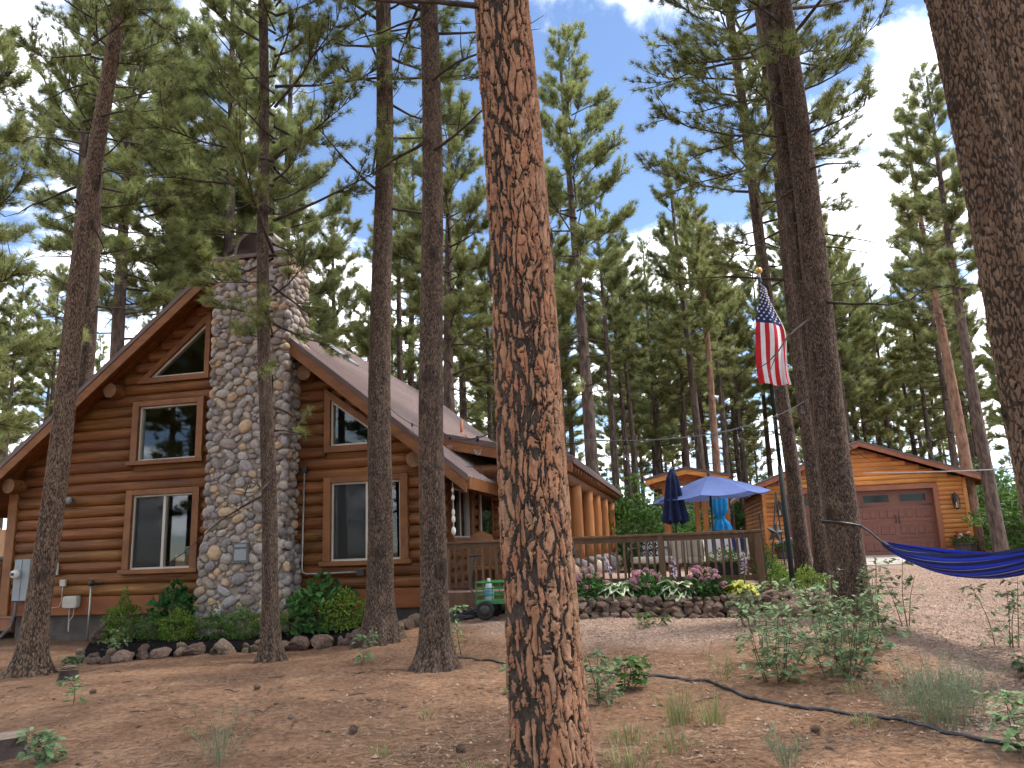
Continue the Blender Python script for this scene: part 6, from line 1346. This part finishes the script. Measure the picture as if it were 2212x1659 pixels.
# geranium barrels by the garage
def barrel(label, a, b, flw, seed):
    p = G2W(a, b, 0); z = .72 if b < -.2 else .8; t = thing('barrel_planter', label, 'planter', (p[0], p[1], z + .04), HA, 'half barrel planters at the garage')
    n = 18
    for k in range(n):
        t0, t1 = 2 * math.pi * k / n, 2 * math.pi * (k + .96) / n; V = []
        for z_, r0 in ((0, .27), (.18, .32), (.38, .35)):
            for th in (t0, t1): V.append((r0 * math.cos(th), r0 * math.sin(th), z_)); V.append(((r0 - .03) * math.cos(th), (r0 - .03) * math.sin(th), z_))
        V = np.array(V); MB().add(V, np.array([(0, 2, 6, 4), (4, 6, 10, 8), (2, 3, 7, 6), (6, 7, 11, 10), (1, 0, 4, 5), (5, 4, 8, 9), (8, 10, 11, 9), (3, 1, 5, 7), (7, 5, 9, 11)])).build('stave', MT['barrel'], t)
    for z_, r0 in ((.06, .295), (.3, .348)): V, F = lathem([(r0, z_ - .02), (r0 + .008, z_ - .02), (r0 + .012, z_ + .02), (r0, z_ + .02)], 24, False); MB().add(V, F).build('hoop', MT['black_iron'], t)
    MB().add(*lathem([(.0, .33), (.31, .34)], 18, False)).build('soil', MT['soil'], t)
    r_ = np.random.default_rng(seed); f = thing('geranium', 'red and white geraniums growing in the barrel at the garage corner' if seed == 1 else 'white geraniums growing in the barrel behind the flagpole', 'flowers', (p[0], p[1], z + .36), 0, 'geraniums in barrels'); P, d = blob(300, .38, .36, .15, r_, .3); V, F = leaves(P, d, .085, .42, r_); MB().add(V, F, tint=np.repeat(r_.random(300), 4)).build('foliage', MT['hyd_leaf'], f); st = MB()
    for k in range(20):
        th = r_.uniform(0, 6.28); q = r_.uniform(0, 1) ** .5; c = np.array([.36 * q * math.cos(th), .36 * q * math.sin(th), .26 + r_.uniform(-.05, .14)]); o = bpy.data.objects.new('flower_head', petal_me); col.objects.link(o); o.parent = f; o.location = tuple(c); o.scale = [r_.uniform(.04, .062)] * 3; o.material_slots[0].link = 'OBJECT'; o.material_slots[0].material = MT[flw[k % len(flw)]]; st.tube([(0, 0, 0), c], .005, 4)
    st.build('stems', MT['stem'], f)
barrel('weathered half barrel planter at the right garage corner', .66, -.5, ['red_petal', 'white_petal', 'red_petal', 'white_petal'], 1); barrel('half barrel planter by the garage corner behind the flagpole', -5.0, -.5, ['white_petal', 'white_petal', 'salmon'], 2)
p = G2W(1.25, -.55, .74); t = thing('leaning_board', 'dark board leaning beside the barrel at the garage corner', 'board', tuple(p), HA); V, F = barm((.45, 0, 0), (.02, .25, .62), .3, .03); MB().add(V, F).build('board', MT['black_iron'], t); V, F = barm((.5, 0, .03), (.1, .1, .35), .05, .05); MB().add(V, F).build('brace', MT['black_iron'], t)
# raised bed at the right
p = at(2190, 1172, 31); t = thing('raised_bed', 'low reddish timber raised bed beyond the driveway at the right', 'raised bed', (p[0], p[1], g1(p[0], p[1])), HA)
for k in range(9): MB().box(-1.5 + .34 * k, -1.17 + .34 * k, -.6, -.54, 0, .38).build('plank', MT['gtrim'], t)
MB().box(-1.5, -1.44, -.53, .6, 0, .38).build('plank', MT['gtrim'], t); MB().box(-1.43, 1.5, -.53, .6, 0, .34).build('soil', MT['soil'], t)
for k in range(3): shrub('bed_plant', ('leftmost', 'middle', 'rightmost')[k] + ' large leaved vegetable plant in the raised bed', 'broad', 'shrub_yellow', p[0] - .9 + .9 * k, p[1] + .1 - .19 * k, g1(p[0], p[1]) + .33, .95, .6, k, 'plants in the raised bed')

# gambel oak saplings: lobed leaves on thin stems
def oak_leaf(L):
    o = [(0, .02), (.12, .05), (.2, .16), (.3, .1), (.42, .27), (.52, .13), (.66, .29), (.74, .13), (.88, .19), (.93, .07), (1.0, 0)]; n = len(o); V = [(x, y, .22 * y - .12 * x * x) for x, y in o] + [(x, -y, .22 * y - .12 * x * x) for x, y in o[:-1]] + [(x, 0, -.12 * x * x) for x, y in o[:-1]]; F = []
    for i in range(n - 1):
        a, b = i, i + 1; c, d = n + i, (n + i + 1 if i + 1 < n - 1 else n - 1); e, f = 2 * n - 1 + i, (2 * n - 1 + i + 1 if i + 1 < n - 1 else n - 1)
        F.append((a, e, f)) ; F.append((a, f, b)) if b != f else None; F.append((c, f, e)); F.append((c, d, f)) if d != f else None
    return np.array(V) * L, np.array(F)
OV, OF = oak_leaf(1.0)
def oak(label, x, y, h, w, stems, nl, m, seed, Ls=.085, group='oak saplings in the dirt'):
    r_ = np.random.default_rng(seed); t = thing('oak_sapling', label, 'sapling', (x, y, float(gh(x, y)) - .01), 0, group); st = MB(); lf = MB()
    for s in range(stems):
        a = r_.uniform(0, 6.28); q = (s / max(1, stems - 1)) if stems > 1 else 0; b0 = np.array([math.cos(a), math.sin(a) * .6, 0]) * w * .35 * r_.random(); top = b0 + np.array([math.cos(a) * w * .45 * r_.random(), math.sin(a) * w * .4, h * r_.uniform(.55, 1.0)]); m1 = (b0 + top) / 2 + (r_.random(3) - .5) * .08; P = catmull([b0, m1, top], 6); st.tube(P, np.linspace(.0048, .0016, len(P)) * (1 + .5 * h), 5)
        for k in range(nl):
            f = r_.uniform(.1, 1) if k > 3 else 1.0; i = min(int(f * (len(P) - 1)), len(P) - 2); c = P[i]; az = r_.uniform(0, 6.28); br = w * .3 * r_.uniform(.2, 1); tip = c + np.array([math.cos(az) * br, math.sin(az) * br, br * r_.uniform(-.1, .5)]); st.tube([c, tip], .0022, 3)
            for g in range(3):
                L = Ls * r_.uniform(.6, 1.2); M_ = np.array(Matrix.Rotation(az + r_.uniform(-1.3, 1.3), 3, 'Z') @ Matrix.Rotation(r_.uniform(-.5, .7), 3, 'Y') @ Matrix.Rotation(r_.uniform(-.6, .6), 3, 'X')); lf.add(OV * L @ M_.T + tip, OF, tint=r_.random())
    st.build('stems', MT['stem'], t, True); lf.build('foliage', MT[m], t)
for i, (x, y, h, w, ns, nl, m, lab) in enumerate(((.72, 7.8, .5, .55, 5, 16, 'oak_leaf', 'grey green oak sapling just right of the orange plated trunk'), (1.02, 8.3, .42, .4, 4, 14, 'shrub_green', 'bright green oak sapling next to the grey green one by the trunk'), (2.5, 8.05, .75, .75, 8, 18, 'oak_leaf', 'left clump of the wide oak thicket above the hose'), (3.0, 7.95, .72, .8, 8, 18, 'oak_leaf', 'middle clump of the wide oak thicket above the hose'), (3.4, 8.5, .8, .7, 7, 16, 'oak_leaf', 'right clump of the wide oak thicket above the hose'),
                                                 (2.75, 9.1, .95, .8, 6, 12, 'oak_pale', 'tall pale oak shoots behind the wide thicket'), (3.75, 10.2, .95, .6, 5, 14, 'oak_pale', 'pale oak sapling left of the twin pine foot'), (4.55, 10.3, .95, .6, 5, 14, 'oak_leaf', 'oak sapling right of the twin pine foot'), (5.05, 10.6, 1.05, .4, 3, 14, 'oak_leaf', 'tall thin oak sapling right of the twin pine in the gravel'), (5.5, 9.2, .85, .5, 4, 14, 'oak_leaf', 'oak sapling in the gravel under the hammock'), (5.0, 8.0, .2, .25, 4, 10, 'oak_leaf', 'tiny oak seedling alone in the gravel'),
                                                 (3.15, 5.3, .5, .5, 4, 16, 'oak_pale', 'pale oak sapling in the lower right corner'), (-2.22, 11.0, .55, .45, 2, 12, 'oak_pale', 'pale oak seedling in front of the straight dark pine'), (-.84, 11.4, .95, .3, 2, 14, 'oak_pale', 'tall wispy oak seedling beside the coiled hose'), (-4.75, 8.75, .4, .3, 1, 14, 'oak_pale', 'small oak seedling near the little stump'), (-3.7, 6.4, .24, .35, 3, 14, 'oak_pale', 'low bright oak seedling in the lower left corner'), (-.15, 8.6, .3, .35, 2, 12, 'oak_pale', 'oak seedling just left of the orange plated trunk'),
                                                 (-6.9, 13.55, .45, .5, 3, 14, 'oak_leaf', 'oak seedling against the foundation by the standpipe'), (-6.75, 12.0, .22, .28, 4, 12, 'oak_leaf', 'small oak clump right of the leaning pine foot'), (-8.0, 11.6, .16, .25, 2, 10, 'oak_pale', 'tiny bright seedling left of the leaning pine foot'), (3.2, 11.3, .5, .5, 5, 12, 'oak_leaf', 'oak clump at the end of the rock wall'), (4.0, 9.4, .5, .5, 5, 14, 'oak_leaf', 'dark oak clump in the gravel below the twin pine'), (1.9, 11.9, .2, .3, 3, 10, 'shrub_green', 'low green weed clump at the wall foot'))): oak(lab, x, y, h, w, ns, int(nl * 1.15), m, 500 + i, .082 if m != 'shrub_green' else .09)
# feathery weeds and grass
def feather(label, x, y, h, w, n, m, seed, name='feathery_weed', blade=.0016, curve=.5):
    r_ = np.random.default_rng(seed); V = []; F = []; k = 0
    for i in range(n):
        a = r_.uniform(0, 6.28); q = r_.random() ** .5 * w * .25; p = np.array([q * math.cos(a), q * math.sin(a), 0]); d = np.array([math.cos(a) * curve * r_.random(), math.sin(a) * curve * r_.random(), 1]); L = h * r_.uniform(.4, 1.05); s = np.array([-math.sin(a), math.cos(a), 0]) * blade * 2; pts = [p, p + d * L * .5, p + d * L * .85 + np.array([d[0], d[1], 0]) * L * .35, p + d * L + np.array([d[0], d[1], -.25]) * L * .55]
        for j, c in enumerate(pts): w_ = 1 - j / 3.2; V += [c - s * w_, c + s * w_]
        for j in range(3): F.append((k + 2 * j, k + 2 * j + 1, k + 2 * j + 3, k + 2 * j + 2))
        k += 8
        if name == 'feathery_weed':
            for j in range(7):
                f = r_.uniform(.3, 1); c = pts[0] + (pts[2] - pts[0]) * f; e = c + (r_.random(3) - np.array([.5, .5, .2])) * .12; s2 = np.cross(e - c, r_.normal(size=3)); s2 = s2 / (np.linalg.norm(s2) + 1e-9) * .005; V += [c - s2 * .4, c + s2 * .4, (c + e) / 2 + s2, e]; F.append((k, k + 1, k + 2, k + 3)); k += 4
    t = tag(link(name, mk(name, np.array(V), [np.array(F)], False, {'tint': r_.random(len(V))}), MT[m]), label, 'weed' if name == 'feathery_weed' else 'grass', 'feathery weeds' if name == 'feathery_weed' else 'grass tufts'); t.location = (x, y, float(gh(x, y)) - .01)
feather('grey green feathery weed beside the hose at the right', 3.15, 6.35, .48, 1.3, 130, 'weed', 1); feather('feathery weed behind the hose below the gravel', 3.55, 7.0, .45, 1.0, 90, 'weed', 2); feather('spindly pale weed in the lower left foreground', -2.3, 6.25, .5, .35, 26, 'weed', 3); feather('spindly weed at the bottom edge right of the trunk', 1.75, 5.6, .3, .3, 22, 'weed', 4); feather('pale shoots left of the wide oak thicket', 2.05, 8.4, .4, .25, 16, 'grass', 5)
for i, (x, y, h, w, n, lab) in enumerate(((1.3, 7.0, .34, .5, 90, 'tall pale grass tuft right of the orange plated trunk'), (1.55, 6.85, .3, .45, 70, 'second pale grass tuft right of the trunk'), (.8, 6.6, .16, .8, 90, 'short grass patch at the foot of the orange plated trunk'), (.75, 5.9, .16, .9, 90, 'short dry grass near the bottom edge by the trunk'), (1.1, 6.3, .14, .9, 80, 'thin grass patch between trunk and hose'), (-.35, 5.75, .14, .5, 40, 'small grass tuft left of the trunk at the bottom edge'), (-.9, 7.6, .1, .3, 24, 'small grass tuft in the bare dirt left of the trunk'), (-1.1, 6.4, .12, .4, 30, 'pale grass tuft in the dirt lower centre left'), (-2.9, 7.2, .08, .3, 20, 'tiny tuft of needles and grass in the left dirt'), (2.6, 6.35, .1, .45, 60, 'green ground grass along the near side of the hose'), (3.0, 7.4, .09, .9, 70, 'green ground grass between hose and gravel'))): feather(lab, x, y, h, w, n, 'grass', 20 + i, 'grass_tuft', .0022, .6)
# stumps, loose stones, cones, twigs
def stump(label, x, y, r0, h, seed, stone=False):
    r_ = np.random.default_rng(seed); t = thing('tree_stump', label, 'stump', (x, y, float(gh(x, y)) - .03)); n = 36; th = np.arange(n) * 2 * math.pi / n; V = []; zs = [0, .25, .6, 1.0]
    for z in zs: rr = r0 * (1.25 - .25 * min(1, z * 2)) * (1 + .07 * np.sin(5 * th + seed) + .05 * r_.random(n)); V.append(np.stack([rr * np.cos(th), rr * np.sin(th), np.full(n, z * h) + (.05 * h * np.cos(th + 1) if z == 1 else 0)], 1))
    V = np.concatenate(V); I, J = np.meshgrid(np.arange(3), np.arange(n), indexing='ij'); I = I.ravel(); J = J.ravel(); K = (J + 1) % n; MB().add(V, np.stack([I * n + J, I * n + K, (I + 1) * n + K, (I + 1) * n + J], 1)).build('bark_side', MT['limb'], t)
    top = V[-n:]; MB().add(np.concatenate([top, top.mean(0)[None]]), np.stack([np.arange(n), np.roll(np.arange(n), -1), np.full(n, n)], 1)).build('cut_face', MT['stump'], t)
MT['stump'] = pm('stump_top', [(.2, .14, .1), (.32, .24, .17)], ns=10, rough=.9, bump=.4)
stump('small dark stump with a flat stone on top near the leaning pine', -6.02, 10.78, .11, .16, 1); tag(link('flat_stone', rock_me[4], None, None, loc=(-6.02, 10.78, float(gh(-6.02, 10.78)) + .165), scale=(.11, .09, .03)), 'flat grey stone lying on the small stump', 'stone')
stump('weathered cut stump in the lower left corner', -4.35, 6.75, .24, .17, 2)
r_ = np.random.default_rng(99)
for i in range(40):
    Y = r_.uniform(5.3, 10.5); px = r_.uniform(60, 2180); x = (px - 1106) / 1671 * Y; s = r_.uniform(.012, .034); o = tag(link('loose_stone', rock_me[i % 8], None, None, loc=(x, Y, float(gh(x, Y)) + s * .2), scale=(s * 1.3, s, s * .6), rot=(0, 0, i)), 'small loose stone lying on the bare dirt', 'stone', 'loose stones on the dirt')
for i in range(26):
    Y = r_.uniform(5.6, 11.5); px = r_.uniform(60, 2180); x = (px - 1106) / 1671 * Y; a = r_.uniform(-.6, .6); L = r_.uniform(.08, .3); P = [(x + L * math.cos(a) * (f - .5), Y + L * math.sin(a) * (f - .5)) for f in (0, .35, .7, 1)]; P = [(p[0], p[1] + .02 * math.sin(3 * j + i), float(gh(*p)) + .008 + .006 * (j % 2)) for j, p in enumerate(P)]
    tag(MB().tube(P, [.006, .008, .006, .003], 5).build('fallen_twig', MT['twig'], None), 'fallen brown twig lying on the dirt', 'twig', 'twigs on the dirt')
for i, (x, y) in enumerate(((-3.0, 9.2), (-1.5, 7.2), (-.5, 6.4), (2.2, 6.3), (-5.0, 9.5), (.9, 9.5))):
    c = thing('pine_cone', 'brown pine cone lying on the dirt', 'pine cone', (x, y, float(gh(x, y)) + .025), i, 'pine cones on the dirt'); mb = MB()
    for k in range(46): f = k / 46; th = k * 2.4; r0 = .03 * math.sin(math.pi * (.12 + .83 * f)); p = np.array([f * .075 - .037, r0 * math.cos(th), r0 * math.sin(th)]); q = p + np.array([.006, .012 * math.cos(th), .012 * math.sin(th)]); s = np.array([0, -math.sin(th), math.cos(th)]) * .008; mb.add(np.array([p - s, p + s, q + s * .6, q - s * .6]), np.array([[0, 1, 2, 3]]))
    mb.build('scales', MT['twig'], c); V, F = icom(2); MB().add(V * np.array([.036, .02, .02]), F).build('core', MT['twig'], c)
